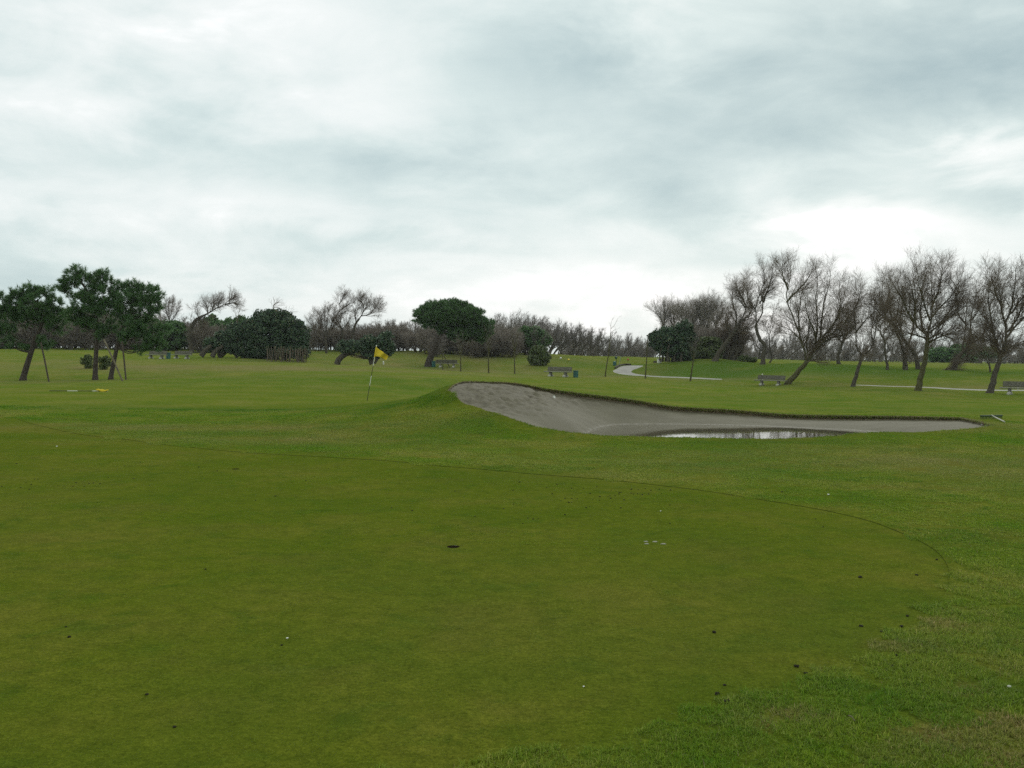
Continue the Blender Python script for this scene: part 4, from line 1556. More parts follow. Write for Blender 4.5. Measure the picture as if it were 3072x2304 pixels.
# umbrella pine
Yu = place(1290, 1100)[1]
make_pine('big umbrella pine with broad domed crown and stout leaning trunk', (1286, 1100), k3((1590, 1150), (1620, 1060), (1660, 960), (1720, 830), (1790, 700), (1850, 600)),
          k3((1600, 490, 150, 80), (1540, 540, 120, 70), (1720, 440, 170, 75), (1860, 430, 180, 80), (2000, 470, 160, 90), (2120, 540, 150, 100), (1700, 540, 130, 70), (1880, 540, 220, 120), (2050, 620, 190, 120),
             (2220, 640, 130, 100), (2000, 760, 160, 70), (2180, 760, 150, 80), (2290, 720, 90, 80), (1600, 640, 90, 35), (1800, 680, 100, 50), (2340, 640, 60, 55)), 31, .42, mat=M_umb, sub=4.6, sub_r=.36, shoots=7, per=18,
          needle=(.22, .34), nw=.026, name='umbrella_pine', depth=1.0)

# evergreen clumps in the middle distance
Y1 = 128.0
bs = ground_at(1596, Y1)
make_leafy('evergreen_tree', 'dark round crowned evergreen on a slim trunk above the round shrub', 'tree', bs,
           img_blobs(k4((1080, 540, 90, 80), (1160, 570, 110, 90), (1260, 620, 110, 90), (1120, 660, 110, 60), (1320, 650, 60, 70), (1220, 700, 110, 40)), Y1, bs, .9), M_umb, 32,
           [stem(k4((1060, 915), (1075, 830), (1110, 740), (1160, 640)), Y1, bs, .25), stem(k4((1075, 850), (1030, 780), (1010, 720)), Y1, bs, .14)], M_bark, 2.4, .55, 60, (.14, .28))
bs = place(1622, 1095)
Y2 = bs[1]
make_leafy('round_shrub', 'rounded dark green shrub with yellowish top at foot of slope', 'shrub', bs,
           img_blobs(k4((1240, 850, 130, 100), (1240, 790, 90, 60), (1180, 900, 80, 80), (1310, 900, 70, 70), (1230, 940, 110, 50)), Y2, bs, .9), M_olive, 33, (), None, 3.0, .4, 60, (.11, .22))

# dark evergreen bush right of the path
bs = place(2010, 1086)
Y3 = bs[1]
dk = img_blobs(k5((1250, 690, 110, 90), (1150, 740, 130, 80), (1020, 770, 130, 90), (930, 830, 110, 90), (880, 790, 60, 60), (1100, 850, 190, 110), (1270, 830, 120, 130), (960, 900, 90, 60), (1180, 960, 150, 90), (1290, 980, 110, 90), (1040, 970, 90, 60)), Y3, bs, .9)
make_leafy('evergreen_thicket', 'dark evergreen thicket on bare upright stems right of the pale path', 'thicket', bs, dk, M_ivy, 34,
           [stem(k5((960 + i * 28, 1100), (955 + i * 30 + (i % 3) * 8, 1000), (980 + i * 30, 880)), Y3 + (i % 3 - 1) * .8, bs, .10 + .05 * (i % 2)) for i in range(11)], M_bark, 3.0, .45, 60, (.10, .21),
           twigs=[tubes(np.array([resample(img_line(k5((900, 790), (840, 740), (800, 830), (790, 860)), Y3, bs, dy), 6) for dy in (0, .5, 1)]), np.full((3, 6), .035), 4)])
bs = ground_at(2120, Y3 + 3)
make_leafy('evergreen_shrub', 'mid green low shrub among bare trees beside the dark thicket', 'shrub', bs,
           img_blobs(k5((1560, 900, 120, 100), (1620, 960, 110, 80), (1480, 980, 100, 70), (1660, 880, 60, 50), (1560, 1020, 140, 50)), Y3 + 3, bs, .9), M_olive, 35, (), None, 2.4, .5, 56, (.13, .26))
bs = place(2238, 1085)
make_leafy('low_bush', 'low pale green bush beside the rise under the willows', 'bush', bs,
           [((0, 0, .25), (.9, .8, .4)), ((.7, .1, .2), (.6, .5, .3))], M_olive, 36, (), None, 6, .28, 50, (.08, .15))

# small bushes behind the pines
for i, (cx, cy, w, h, lab) in enumerate(((960, 1315, 55, 85, 'small round bush left of the middle pine trunk'), (1150, 1325, 70, 85, 'small round bush right of the middle pine trunk'))):
    q = k1((cx, cy))[0]
    bs = place(*q)
    Yq = bs[1]
    bl = img_blobs(k1((cx, cy - 90, w, 60), (cx + 10, cy - 50, w * .7, 45), (cx - 15, cy - 120, w * .5, 35), (cx + 25, cy - 120, w * .5, 30)), Yq, bs, 1.0)
    make_leafy('bush', lab, 'bush', bs, bl, M_olive, 40 + i, [stem(k1((cx + d, cy), (cx + d * 2.2, cy - 60)), Yq, bs, .025) for d in (-14, 0, 12)], M_bark, 10, .2, 40, (.05, .10), group='small bushes behind the pines')

# evergreen masses far left
LEFTMASS = [
    ('dark evergreen mass behind the bench at far left', k2((40, 720, 160, 130), (150, 690, 120, 90), (-80, 700, 120, 110), (60, 850, 180, 110), (230, 780, 90, 90), (-120, 850, 140, 100)), 118, M_umb),
    ('spiky dark evergreen below the arching bare tree', k2((560, 610, 90, 60), (500, 640, 60, 50), (620, 660, 90, 60), (560, 700, 120, 70), (570, 560, 35, 35)), 125, M_umb),
    ('dark rounded evergreen touching the left shoulder of the ivy thicket', k2((760, 630, 90, 50), (800, 680, 100, 70), (700, 700, 100, 60), (950, 580, 50, 55), (920, 620, 45, 45)), 122, M_umb),
    ('dark evergreen behind the pine trunks at the far left', [(60, 985, 60, 40), (150, 1000, 70, 40), (10, 1010, 60, 40)], 120, M_umb),
    ('dark evergreen between the two right hand pine trunks', [(250, 1000, 60, 35), (330, 985, 60, 40), (400, 1000, 60, 40), (400, 970, 30, 25)], 122, M_umb),
]
for i, (lab, bl, Y, mt) in enumerate(LEFTMASS):
    sx = np.mean([b[0] for b in bl])
    bs = ground_at(sx, Y)
    make_leafy('evergreen_tree', lab, 'tree', bs, img_blobs(bl, Y, bs, .9), mt, 50 + i, [(np.array([[dx, 0, -.1], [dx * 1.1, 0, 1.5], [dx * 1.3, 0, 3.2]]), .16) for dx in (-.8, .7)], M_bark, 1.7, .6, 52, (.15, .30), group='evergreens behind the hill at left')

# far evergreens at right
bs = place(2975, 1092)
Yf = 170.0
bs = ground_at(2960, Yf)
make_leafy('umbrella_pine', 'far flat crowned dark pine at right seen beyond the bare trees', 'pine tree', bs,
           img_blobs(k7((1180, 1180, 40, 30), (1230, 1165, 60, 35), (1270, 1200, 50, 30), (1200, 1210, 60, 22)), Yf, bs, .9), M_umb, 61, [stem(k7((1235, 1275), (1240, 1230), (1240, 1200)), Yf, bs, .3)], M_bark, 1.6, .7, 50, (.2, .36))
bs = ground_at(2870, Yf)
make_leafy('evergreen_clump', 'far long dark evergreen clump on the horizon at right', 'trees', bs,
           img_blobs(k7((880, 1160, 80, 40), (980, 1150, 80, 35), (1060, 1180, 50, 60), (760, 1180, 70, 30), (690, 1190, 60, 25), (900, 1220, 110, 40), (760, 1230, 100, 40), (1010, 1230, 70, 40), (650, 1240, 40, 40)), Yf, bs, .9), M_umb, 62, (), None, 1.2, .7, 46, (.22, .40))

# ---- the bare trees at right
FRG = 'bare trees along the right'
make_bare('bare_tree', 'bare tree leaning far right with spreading crown, beside the stone bench', 'tree', (2363, 1152),
          k6((540, 1497), (585, 1445), (650, 1375), (740, 1270), (780, 1210)),
          [k6((730, 1280), (705, 1150), (650, 960), (595, 830), (530, 680), (545, 560), (575, 420), (560, 250)), k6((530, 690), (590, 620), (680, 530), (760, 420), (800, 320)),
           k6((760, 1240), (725, 1130), (740, 980), (720, 860), (610, 790)), k6((780, 1210), (830, 1080), (800, 980), (740, 860), (700, 700), (690, 520)),
           k6((780, 1210), (870, 1060), (900, 880), (950, 650), (1000, 440), (1000, 260)), k6((830, 1160), (900, 1060), (960, 930), (1050, 800), (1110, 650)),
           k6((820, 1050), (840, 900), (830, 700), (850, 500), (860, 300)), k6((880, 1040), (960, 960), (1060, 820), (1080, 600), (1060, 450)),
           k6((545, 560), (500, 440), (470, 300)), k6((870, 1060), (1000, 990), (1120, 880), (1200, 760)), k6((850, 1100), (980, 1040), (1090, 1010), (1180, 960)), k6((660, 970), (640, 820), (660, 680), (640, 520)), k6((700, 1140), (650, 1030), (560, 960), (480, 930))], .24, 101, group=FRG, bushy=12, L=(2.3, 1.2, .55), mats=(M_mossbark, M_twig), dens=1.0)
make_bare('bare_tree', 'bare tree forking low into two limbs, between bench and mossy tree', 'tree', (2559, 1161),
          k6((1190, 1527), (1215, 1440), (1245, 1330), (1285, 1215)),
          [k6((1285, 1215), (1225, 1110), (1215, 960), (1195, 780), (1185, 620), (1200, 470)), k6((1285, 1215), (1385, 1135), (1420, 1000), (1450, 850), (1480, 680), (1500, 500), (1480, 360)),
           k6((1220, 980), (1270, 920), (1330, 850), (1400, 780), (1430, 640)), k6((1215, 960), (1150, 880), (1090, 780), (1060, 640)), k6((1195, 780), (1260, 640), (1290, 500)),
           k6((1440, 880), (1510, 800), (1570, 680)), k6((1400, 1110), (1370, 1000), (1380, 850), (1350, 700))], .17, 102, group=FRG, bushy=10, dens=.95, L=(2.1, 1.1, .55))
make_bare('bare_tree', 'mossy trunked bare tree with wide even crown before the pale path', 'tree', (2754, 1172),
          k7((512, 1560), (545, 1400), (580, 1260), (600, 1130), (602, 1030)),
          [k7((602, 1030), (628, 900), (640, 720), (620, 500), (600, 300)), k7((610, 1100), (740, 1030), (860, 990), (950, 930)), k7((620, 990), (760, 880), (900, 800), (1000, 720), (1060, 600)),
           k7((595, 1010), (510, 940), (420, 840), (330, 790), (230, 740)), k7((500, 940), (480, 820), (480, 690), (440, 500), (400, 360)), k7((640, 840), (720, 750), (850, 610), (950, 480)),
           k7((630, 870), (580, 700), (520, 520), (500, 330)), k7((640, 760), (700, 600), (740, 430), (760, 310)), k7((700, 930), (820, 780), (900, 620), (880, 430)), k7((470, 890), (380, 720), (290, 560), (230, 440)), k7((602, 1070), (700, 1000), (830, 1030), (900, 1080)), k7((590, 1050), (500, 1020), (400, 1010), (330, 1050)), k7((560, 970), (540, 800), (560, 640), (530, 420))],
          .21, 103, group=FRG, bushy=8, mats=(M_mossbark, M_twig), dens=1.05, L=(2.2, 1.15, .55))
make_bare('bare_tree', 'bare tree at the right edge beside the cropped bench', 'tree', (2969, 1179),
          k7((1228, 1588), (1262, 1460), (1300, 1330), (1335, 1200)),
          [k7((1320, 1240), (1290, 1150), (1220, 1075), (1140, 1055), (1080, 1040)), k7((1320, 1210), (1240, 980), (1180, 860), (1110, 790), (1060, 680)), k7((1335, 1200), (1385, 1060), (1375, 900), (1350, 740), (1335, 560), (1330, 400)),
           k7((1390, 1040), (1470, 930), (1560, 830), (1660, 720)), k7((1370, 900), (1430, 780), (1470, 600), (1490, 430), (1470, 300)), k7((1370, 1160), (1470, 1110), (1580, 1110), (1700, 1080)),
           k7((1280, 1060), (1250, 880), (1220, 700), (1230, 500)), k7((1400, 980), (1520, 820), (1600, 640), (1620, 470)), k7((1350, 740), (1290, 620), (1240, 480), (1200, 380)), k7((1440, 800), (1560, 640), (1640, 500))],
          .22, 104, group=FRG, bushy=10, dens=1.0, L=(2.1, 1.1, .55))
make_bare('bare_tree', 'tall bare tree with crooked upright trunk on the rise left of the leaning tree', 'tree', (2287, 1093),
          k6((295, 1302), (300, 1200), (312, 1110), (265, 1050), (232, 960), (230, 900)),
          [k6((230, 900), (290, 780), (300, 620), (325, 430), (290, 230)), k6((232, 940), (215, 760), (130, 740), (90, 660), (60, 540)), k6((215, 760), (250, 640), (290, 500), (280, 330)),
           k6((220, 760), (150, 640), (140, 480), (150, 380)), k6((300, 690), (350, 560), (390, 420), (390, 300)), k6((120, 740), (60, 640), (20, 520)), k6((260, 700), (330, 600), (400, 540))], .24, 105, group=FRG, dens=.95, L=(2.2, 1.2, .55))
make_bare('bare_tree', 'small thin bare tree just right of the crooked tall trunk', 'tree', (2309, 1089),
          k6((358, 1288), (385, 1245), (368, 1150), (355, 1015)), [k6((355, 1015), (400, 920), (450, 800), (490, 740)), k6((355, 1020), (320, 940), (280, 900)), k6((380, 1050), (420, 1000), (470, 980)), k6((365, 1000), (380, 860), (430, 700))],
          .10, 106, group=FRG, dens=.9, L=(1.3, .7, .35))
make_bare('bare_tree', 'bare tree behind the leaning one, on top of the rise', 'tree', (2517, 1092),
          k6((1050, 1303), (1038, 1240), (1070, 1130), (1105, 1040)), [k6((1105, 1040), (1130, 900), (1140, 760), (1130, 600)), k6((1090, 1090), (1000, 980), (960, 860)), k6((1105, 1030), (1200, 920), (1230, 780)), k6((1100, 1050), (1060, 900), (1050, 750))],
          .2, 107, group=FRG, bushy=10, dens=.9, L=(2.2, 1.1, .55))
make_bare('bare_tree', 'short bare tree with crooked thin trunk behind the forked tree', 'tree', (2662, 1110),
          k7((207, 1358), (198, 1270), (180, 1180), (178, 1080), (135, 990)), [k7((135, 990), (150, 900), (220, 860)), k7((178, 1080), (230, 1020), (280, 1000)), k7((140, 990), (90, 920), (60, 850)), k7((170, 1040), (190, 960), (260, 920))],
          .14, 108, group=FRG, dens=.9, L=(1.3, .7, .35))
make_bare('bare_tree', 'twin stemmed bare tree left of the mossy trunk', 'tree', (2715, 1110),
          k7((395, 1356), (385, 1240), (350, 1120), (300, 1000)), [k7((365, 1352), (370, 1200), (340, 1090)), k7((300, 1000), (250, 850), (230, 660), (250, 480)), k7((310, 1020), (290, 880), (330, 740), (340, 560)), k7((270, 920), (180, 800), (130, 650), (110, 520))],
          .17, 109, group=FRG, bushy=10, dens=1.0, L=(2.1, 1.1, .55), lr=.75)
make_bare('bare_tree', 'dark trunk leaning left just left of the mossy trunk', 'tree', (2755, 1108),
          k7((515, 1353), (480, 1205), (420, 1120), (350, 1030), (290, 935)), [k7((290, 935), (200, 860), (180, 740), (230, 560), (210, 380)), k7((420, 1100), (460, 960), (490, 720), (470, 500), (480, 320)), k7((350, 1030), (330, 880), (370, 700), (350, 480)), k7((200, 860), (110, 760), (60, 620))],
          .24, 110, group=FRG, bushy=8, dens=1.0, L=(2.2, 1.1, .55))
make_bare('bare_tree', 'bare tree with a curving double trunk and a log at its foot', 'tree', (2862, 1110),
          k7((868, 1358), (915, 1230), (985, 1160), (1010, 1120)), [k7((760, 1362), (820, 1352), (868, 1330)), k7((985, 1150), (1060, 1080), (1140, 1050), (1210, 1000)), k7((960, 1180), (965, 1050), (985, 900), (990, 700), (1010, 480)), k7((1060, 1080), (1035, 960), (1050, 800), (1090, 600), (1100, 400)),
                                                                   k7((900, 1300), (1010, 1220), (1030, 1140), (1020, 1000)), k7((985, 900), (900, 760), (880, 560)), k7((1050, 860), (1150, 700), (1180, 520)), k7((1140, 1050), (1190, 900), (1180, 740))],
          .26, 111, group=FRG, bushy=8, dens=1.0, L=(2.2, 1.1, .55))
make_bare('bare_tree', 'small drooping bare tree left of the right edge trunk', 'tree', (2969, 1117),
          k7((1232, 1383), (1212, 1290), (1150, 1215)), [k7((1150, 1215), (1140, 1140), (1180, 1080)), k7((1212, 1290), (1215, 1200), (1250, 1130)), k7((1150, 1215), (1100, 1170), (1090, 1120))],
          .10, 112, group=FRG, dens=.9, L=(1.2, .6, .3), trop=(0.0, 0, -.15))

# ---- thicket of willows left of the crooked tall tree
WG = 'bare willows in the thicket right of the path'
make_bare('bare_tree', 'thick dark trunk leaning right out of the willow thicket', 'tree', (2146, 1076),
          k5((1650, 1065), (1700, 980), (1790, 850), (1870, 730), (1900, 690)), [k5((1900, 690), (1950, 600), (2030, 420), (2060, 200), (2080, 60)), k5((1880, 710), (1980, 690), (2080, 650), (2160, 600)), k5((1900, 690), (1900, 540), (1860, 360), (1880, 180)),
                                                                         k5((1950, 600), (2060, 520), (2140, 380)), k5((2030, 420), (1960, 280), (1900, 160)), k5((1840, 780), (1780, 640), (1760, 480))], .30, 121, Y=112, group=WG, dens=1.0, L=(2.4, 1.2, .6))
for i, (bx, tx) in enumerate(((1700, 1790), (1790, 1880), (1860, 1940))):
    make_bare('bare_tree', ['short leaning trunk nearest the thick dark one in the willow thicket', 'middle one of three leaning trunks under the willows', 'third leaning trunk under the willows, next to the low bush'][i], 'tree', None,
              k5((bx, 1070), (bx + 40, 1000), (tx, 900)), [k5((tx, 900), (tx + 20, 800), (tx + 60, 660)), k5((tx, 900), (tx + 80, 850), (tx + 150, 780)), k5((tx, 910), (tx - 50, 800), (tx - 40, 680)), k5((tx, 880), (tx - 10, 740), (tx + 10, 560))],
              .2, 125 + i, base=ground_at(1750 + bx / 4.148, 118), group=WG, dens=.9, L=(2.2, 1.1, .6))
WILL = [(930, 320, 'outermost bare willow of the thicket, above the dark evergreen bush'), (1080, 330, 'second bare willow from the left in the thicket'), (1230, 350, 'third bare willow from the left in the thicket'),
        (1370, 330, 'bare willow in the middle of the thicket'), (1500, 290, 'tall bare willow right of the middle of the thicket'), (1610, 260, 'tallest bare willow of the thicket'), (1730, 330, 'bare willow of the thicket beside the leaning trunk'), (1450, 480, 'low bare willow in front of the thicket')]
for i, (tx, ty, lab) in enumerate(WILL):
    g = np.random.default_rng(300 + i)
    b0 = 1100 + (tx - 930) * 0.55
    pts = lambda *a: k5(*a)
    y2 = ty + 330
    tr_ = pts((b0, 1060), (b0 + (tx - b0) * .35, 900), (b0 + (tx - b0) * .6, y2))
    ex = b0 + (tx - b0) * .6
    lim = [pts((ex, y2), (ex + d * .5 + g.uniform(-15, 15), y2 - 120), (ex + d + g.uniform(-20, 20), ty + abs(d) * .5 + 90), (ex + d * 1.15 + (tx - ex) * .6, ty + abs(d) * .6 + 40)) for d in (-130, -70, -15, 40, 100, 150)]
    make_bare('bare_tree', lab, 'tree', None, tr_, lim, .27, 310 + i, base=ground_at(1750 + b0 / 4.148, 192 + g.uniform(-4, 12)), group=WG, dens=.6, L=(3.0, 1.6, .9), twig_r=.009, trop=(0, 0, .35), ang=(.25, .65), mats=(M_bark, M_brush), bushy=26)

# ---- left: arching tree, bare crowns behind the flag
make_bare('bare_tree', 'bare tree arching to the right over the dark evergreens', 'tree', None,
          k2((310, 1000), (290, 800), (305, 660), (370, 575), (440, 535)), [k2((440, 535), (510, 505), (620, 440), (720, 390), (770, 350), (800, 300)), k2((300, 700), (350, 640), (400, 560), (370, 480), (340, 400)), k2((510, 505), (500, 420), (480, 330)), k2((570, 470), (580, 400), (600, 330)),
                                                                  k2((640, 430), (650, 370), (690, 330)), k2((720, 390), (800, 370), (870, 380), (880, 460)), k2((770, 350), (800, 320), (860, 300)), k2((480, 520), (440, 620), (400, 640))],
          .26, 131, base=ground_at(575, 114), dens=.8, L=(1.5, .8, .4), group='bare trees at left and behind the flag')
BG2 = 'bare trees at left and behind the flag'
make_bare('bare_tree', 'bare tree with a gnarled upright crown left of the flag', 'tree', None,
          k3((560, 1080), (540, 900), (530, 760), (520, 680)), [k3((520, 680), (460, 590), (440, 540), (480, 470), (490, 380), (440, 260)), k3((490, 470), (550, 420), (640, 360), (660, 310)), k3((500, 620), (520, 520), (570, 480), (610, 470)), k3((490, 380), (530, 310), (540, 250)),
                                                        k3((520, 690), (440, 620), (420, 560)), k3((520, 700), (600, 600), (590, 560))], .2, 132, base=ground_at(1035, 126), dens=.85, L=(1.7, .9, .45), group=BG2)
make_bare('bare_tree', 'bare tree bending right with a dense gnarled crown above the flag', 'tree', None,
          k3((640, 1080), (650, 850), (680, 660), (740, 560)), [k3((740, 560), (780, 490), (790, 400), (800, 300)), k3((760, 530), (860, 510), (960, 470), (1010, 430)), k3((780, 480), (850, 400), (900, 350)), k3((880, 500), (940, 420), (990, 360)), k3((700, 620), (690, 500), (710, 370)), k3((790, 400), (760, 330), (770, 290))],
          .2, 133, base=ground_at(1054, 126), dens=.9, L=(1.8, .95, .45), group=BG2)
make_bare('bare_tree', 'fan shaped bare tree right of the ivy thicket', 'tree', None,
          k3((330, 1050), (325, 900), (322, 760)), [k3((322, 770), (200, 700), (80, 590)), k3((322, 760), (230, 640), (150, 480)), k3((322, 750), (260, 580), (220, 450)), k3((322, 740), (310, 570), (290, 420)), k3((324, 740), (340, 560), (350, 410)), k3((326, 760), (400, 600), (420, 450)), k3((326, 780), (420, 660), (470, 580))],
          .17, 134, base=ground_at(979, 124), dens=.95, L=(1.5, .8, .4), group=BG2, ang=(.2, .6))
make_bare('bare_tree', 'upright bare tree behind the pines at left', 'tree', None,
          [(505, 1060), (506, 1010), (508, 965)], [[(508, 965), (500, 930), (497, 898)], [(508, 960), (515, 925), (519, 895)], [(508, 975), (485, 950), (470, 925)], [(508, 970), (530, 940), (535, 915)], [(508, 968), (507, 930), (508, 905)]],
          .15, 135, base=ground_at(505, 124), dens=.9, L=(1.4, .7, .35), group=BG2, ang=(.2, .6))

# ---- saplings in a row along the fairway
SG = 'saplings in a row beyond the bunker'


def sapling(lab, base_px, trunk, limbs, seed, r0=.055, dens=.8, L=(1.0, .5, .3), fine=True, brush=True):
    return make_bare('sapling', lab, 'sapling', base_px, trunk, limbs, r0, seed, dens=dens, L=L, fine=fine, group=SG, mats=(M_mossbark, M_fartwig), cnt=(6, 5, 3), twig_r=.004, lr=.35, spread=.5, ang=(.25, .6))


sapling('staked sapling by the umbrella pine, leftmost of the row', (1328, 1110), k3((1777, 1200), (1776, 1080), (1770, 1000)), [k3((1770, 1000), (1750, 900), (1740, 820)), k3((1770, 990), (1790, 900), (1800, 820)), k3((1772, 1010), (1770, 920), (1775, 800))], 141)
for i, (lab, bp, x, yb, yt, w, ty) in enumerate((
        ('slim sapling right of the stone bench by the umbrella pine', (1383, 1115), 150, 1085, 860, 90, 520), ('sapling with pale stem, middle of the row', (1466, 1120), 535, 1105, 830, 80, 430), ('sapling with dense twigs left of the stone bench', (1544, 1122), 895, 1112, 800, 110, 300))):
    fan_ = [k4((x + (yb - yt) * 0, yt + 20), (x + d * .5, (yt + ty) / 2 + 30), (x + d, ty + abs(d) * .6)) for d in (-w, -w * .6, -w * .3, 0, w * .3, w * .6, w)]
    sapling(lab, bp, k4((x, yb), (x - 3, (yb + yt) / 2), (x - 6, yt)), fan_, 142 + i, r0=.075, dens=.8, fine=False)
sapling('tall thin sapling with bent wind-blown top left of the pale path', (1816, 1130), k5((272, 1282), (290, 1150), (315, 1000), (332, 850), (340, 740)), [k5((340, 740), (343, 650), (360, 590), (410, 520)), k5((342, 690), (390, 640), (420, 570), (460, 520)), k5((338, 750), (380, 710), (460, 685))], 146, r0=.06, dens=.35, L=(.5, .3, .2), fine=False)
sapling('thin topless sapling in front of the pale path', (1936, 1135), k5((772, 1302), (780, 1180), (790, 1030), (796, 860)), [k5((796, 870), (800, 830), (822, 880)), k5((796, 880), (793, 830), (790, 800))], 147, r0=.06, dens=.3, L=(.3, .2, .1), fine=False)
fan_ = [k5((1368, 1090), (1370 + d * .5, 980), (1380 + d, 760 + abs(d) * .8)) for d in (-80, -50, -25, 5, 30, 60, 85)]
sapling('sapling with brushy crown, rightmost of the row, beyond the bunker', (2072, 1143), k5((1333, 1338), (1345, 1240), (1368, 1090)), fan_, 148, r0=.08, dens=.8, fine=False)

# ---- brown brush and far trees: few shapes, many copies
def proto_bare(seed, H, lean, spread, cnt, L, mat, tw=.012):
    g = np.random.default_rng(seed)
    tp = resample([[0, 0, -.2], [lean * .2, g.uniform(-.2, .2), H * .15], [lean * .6, g.uniform(-.3, .3), H * .32], [lean, 0, H * .42]], 8)
    tr = .03 * H * np.linspace(1, .55, 8)
    LP = []
    for i in range(6):
        a = i * 1.05 + g.uniform(-.3, .3)
        e = np.array([math.cos(a) * spread * H * g.uniform(.3, .55) + lean * .5, math.sin(a) * spread * H * .45, H * g.uniform(.42, .58)])
        s = tp[4 + i % 4]
        LP.append(resample([s, s + e * .5 + np.array([math.cos(a), math.sin(a), 0]) * .06 * H, s + e], 8))
    LP = np.array(LP)
    LR = .014 * H * np.tile(np.linspace(1, .25, 8), (6, 1))
    A, AR = sprout(LP, LR, cnt[0], L * H, 6, g, .1, 1, (.3, .85), (.08, 0, .3), .18, .5, .3, .4, tw * 1.3)
    B, BR = sprout(A, AR, cnt[1], L * H * .55, 4, g, .1, 1, (.3, .9), (.05, 0, .3), .18, .6, .5, .4, tw)
    C, CR = sprout(B, BR, cnt[2], L * H * .3, 3, g, .1, 1, (.3, .9), (.05, 0, .2), .18, .7, .6, .4, tw * .8)
    v1, q1 = join([tubes(tp[None], tr[None], 7), tubes(LP, LR, 5)])
    v2, q2 = join([tubes(A, AR, 3), tubes(B, BR, 3), tubes(C, CR, 3)])
    return mesh_np('trunk', v1, q1, [M_bark], True), mesh_np('crown', v2, q2, [mat], True)


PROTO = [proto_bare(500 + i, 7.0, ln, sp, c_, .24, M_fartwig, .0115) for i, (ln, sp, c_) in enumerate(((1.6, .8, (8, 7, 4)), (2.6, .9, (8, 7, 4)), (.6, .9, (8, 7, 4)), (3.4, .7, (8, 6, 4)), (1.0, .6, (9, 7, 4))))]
made = {}


def put_far(kind, sx, Y, H, label, group, rz=None, g=np.random.default_rng(77), zoff=0.0, mesh=None):
    bs = ground_at(sx, Y)
    bs[2] += zoff
    s = H / 7.0
    rz = g.uniform(-.5, .5) if rz is None else rz
    if kind in made:
        o = copy_tree(made[kind], label, bs, rz, s, group)
    else:
        o = empty('bare_tree', bs, label, 'tree', group, rz)
        o.scale = (s, s, s)
        link('trunk', PROTO[kind][0], o)
        link('crown', PROTO[kind][1], o)
        made[kind] = o
    return o


gf = np.random.default_rng(88)


def proto_brush(seed, mat):
    g = np.random.default_rng(seed)
    S = []
    for i in range(13):
        a = g.uniform(0, 6.283)
        rr = g.uniform(.3, 1.7)
        x, y = rr * math.cos(a), rr * math.sin(a)
        h = (1.15 - .22 * rr) * g.uniform(2.6, 3.4)
        S.append(resample([[x * .35, y * .35, -.1], [x * .7, y * .7, h * .35], [x * 1.05, y * 1.05, h * .75], [x * 1.15 + .2, y * 1.15, h]], 7))
    S = np.array(S)
    SR = np.tile(.045 * np.linspace(1, .3, 7), (13, 1))
    A, AR = sprout(S, SR, 11, 1.3, 5, g, .05, 1, (.4, 1.0), (.05, 0, .25), .2, .5, .35, .4, .014)
    B, BR = sprout(A, AR, 7, .75, 3, g, .1, 1, (.4, 1.0), (.05, 0, .2), .2, .7, .6, .3, .012)
    C, CR = sprout(B, BR, 4, .4, 3, g, .1, 1, (.4, 1.0), (.05, 0, .2), .2, .7, .6, .3, .011)
    v1, q1 = tubes(S, SR, 4)
    v2, q2 = join([tubes(A, AR, 3), tubes(B, BR, 3), tubes(C, CR, 3)])
    return mesh_np('stem', v1, q1, [M_bark], True), mesh_np('twigs', v2, q2, [mat], True)


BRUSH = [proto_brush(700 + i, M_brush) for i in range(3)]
made_b = {}


def put_brush(kind, sx, Y, H, label, group):
    bs = ground_at(sx, Y)
    s = H / 3.4
    rz = gf.uniform(0, 6.28)
    sc = (s * gf.uniform(.9, 1.5), s * gf.uniform(.9, 1.3), s)
    if kind in made_b:
        return copy_tree(made_b[kind], label, bs, rz, sc, group)
    o = empty('bare_shrub', bs, label, 'shrub', group, rz)
    o.scale = sc
    link('stem', BRUSH[kind][0], o)
    link('twigs', BRUSH[kind][1], o)
    made_b[kind] = o
    return o


def landmark(sx):
    L_ = [(-80, 'at the far left edge'), (75, 'behind the far left pine'), (180, 'left of the middle pine'), (290, 'behind the middle pine'), (350, 'behind the rightmost pine'), (470, 'above the left pale bench'), (560, 'by the arching tree'),
          (650, 'left of the ivy thicket'), (800, 'behind the ivy thicket'), (960, 'just right of the ivy thicket'), (1040, 'behind the low ivy tree'), (1110, 'above the yellow flag'), (1200, 'right of the yellow flag'), (1290, 'at the umbrella pine trunk'),
          (1350, 'behind the umbrella pine'), (1440, 'right of the umbrella pine'), (1520, 'behind the middle saplings'), (1600, 'behind the round crowned evergreen'), (1660, 'right of the round shrub'), (1720, 'above the stone bench'), (1780, 'above the tee markers'),
          (1830, 'behind the bent sapling'), (1890, 'above the bend of the path'), (1945, 'left of the dark thicket'), (2020, 'behind the dark thicket'), (2150, 'among the willows'), (2260, 'by the low bush'), (2300, 'behind the crooked tall tree'), (2370, 'left of the leaning tree'),
          (2430, 'behind the leaning tree'), (2500, 'right of the leaning tree'), (2580, 'behind the forked tree'), (2650, 'right of the forked tree'), (2720, 'behind the twin stemmed tree'), (2790, 'behind the mossy trunk'), (2860, 'behind the double trunk'), (2960, 'by the far dark pine'), (3060, 'at the right edge')]
    return min(L_, key=lambda t: abs(t[0] - sx))[1]


def far_word(H, kind):
    return ('tall ' if H > 7.5 else 'low ' if H < 5 else '') + ('leaning' if kind in (1, 3) else 'slanting' if kind == 0 else 'upright')


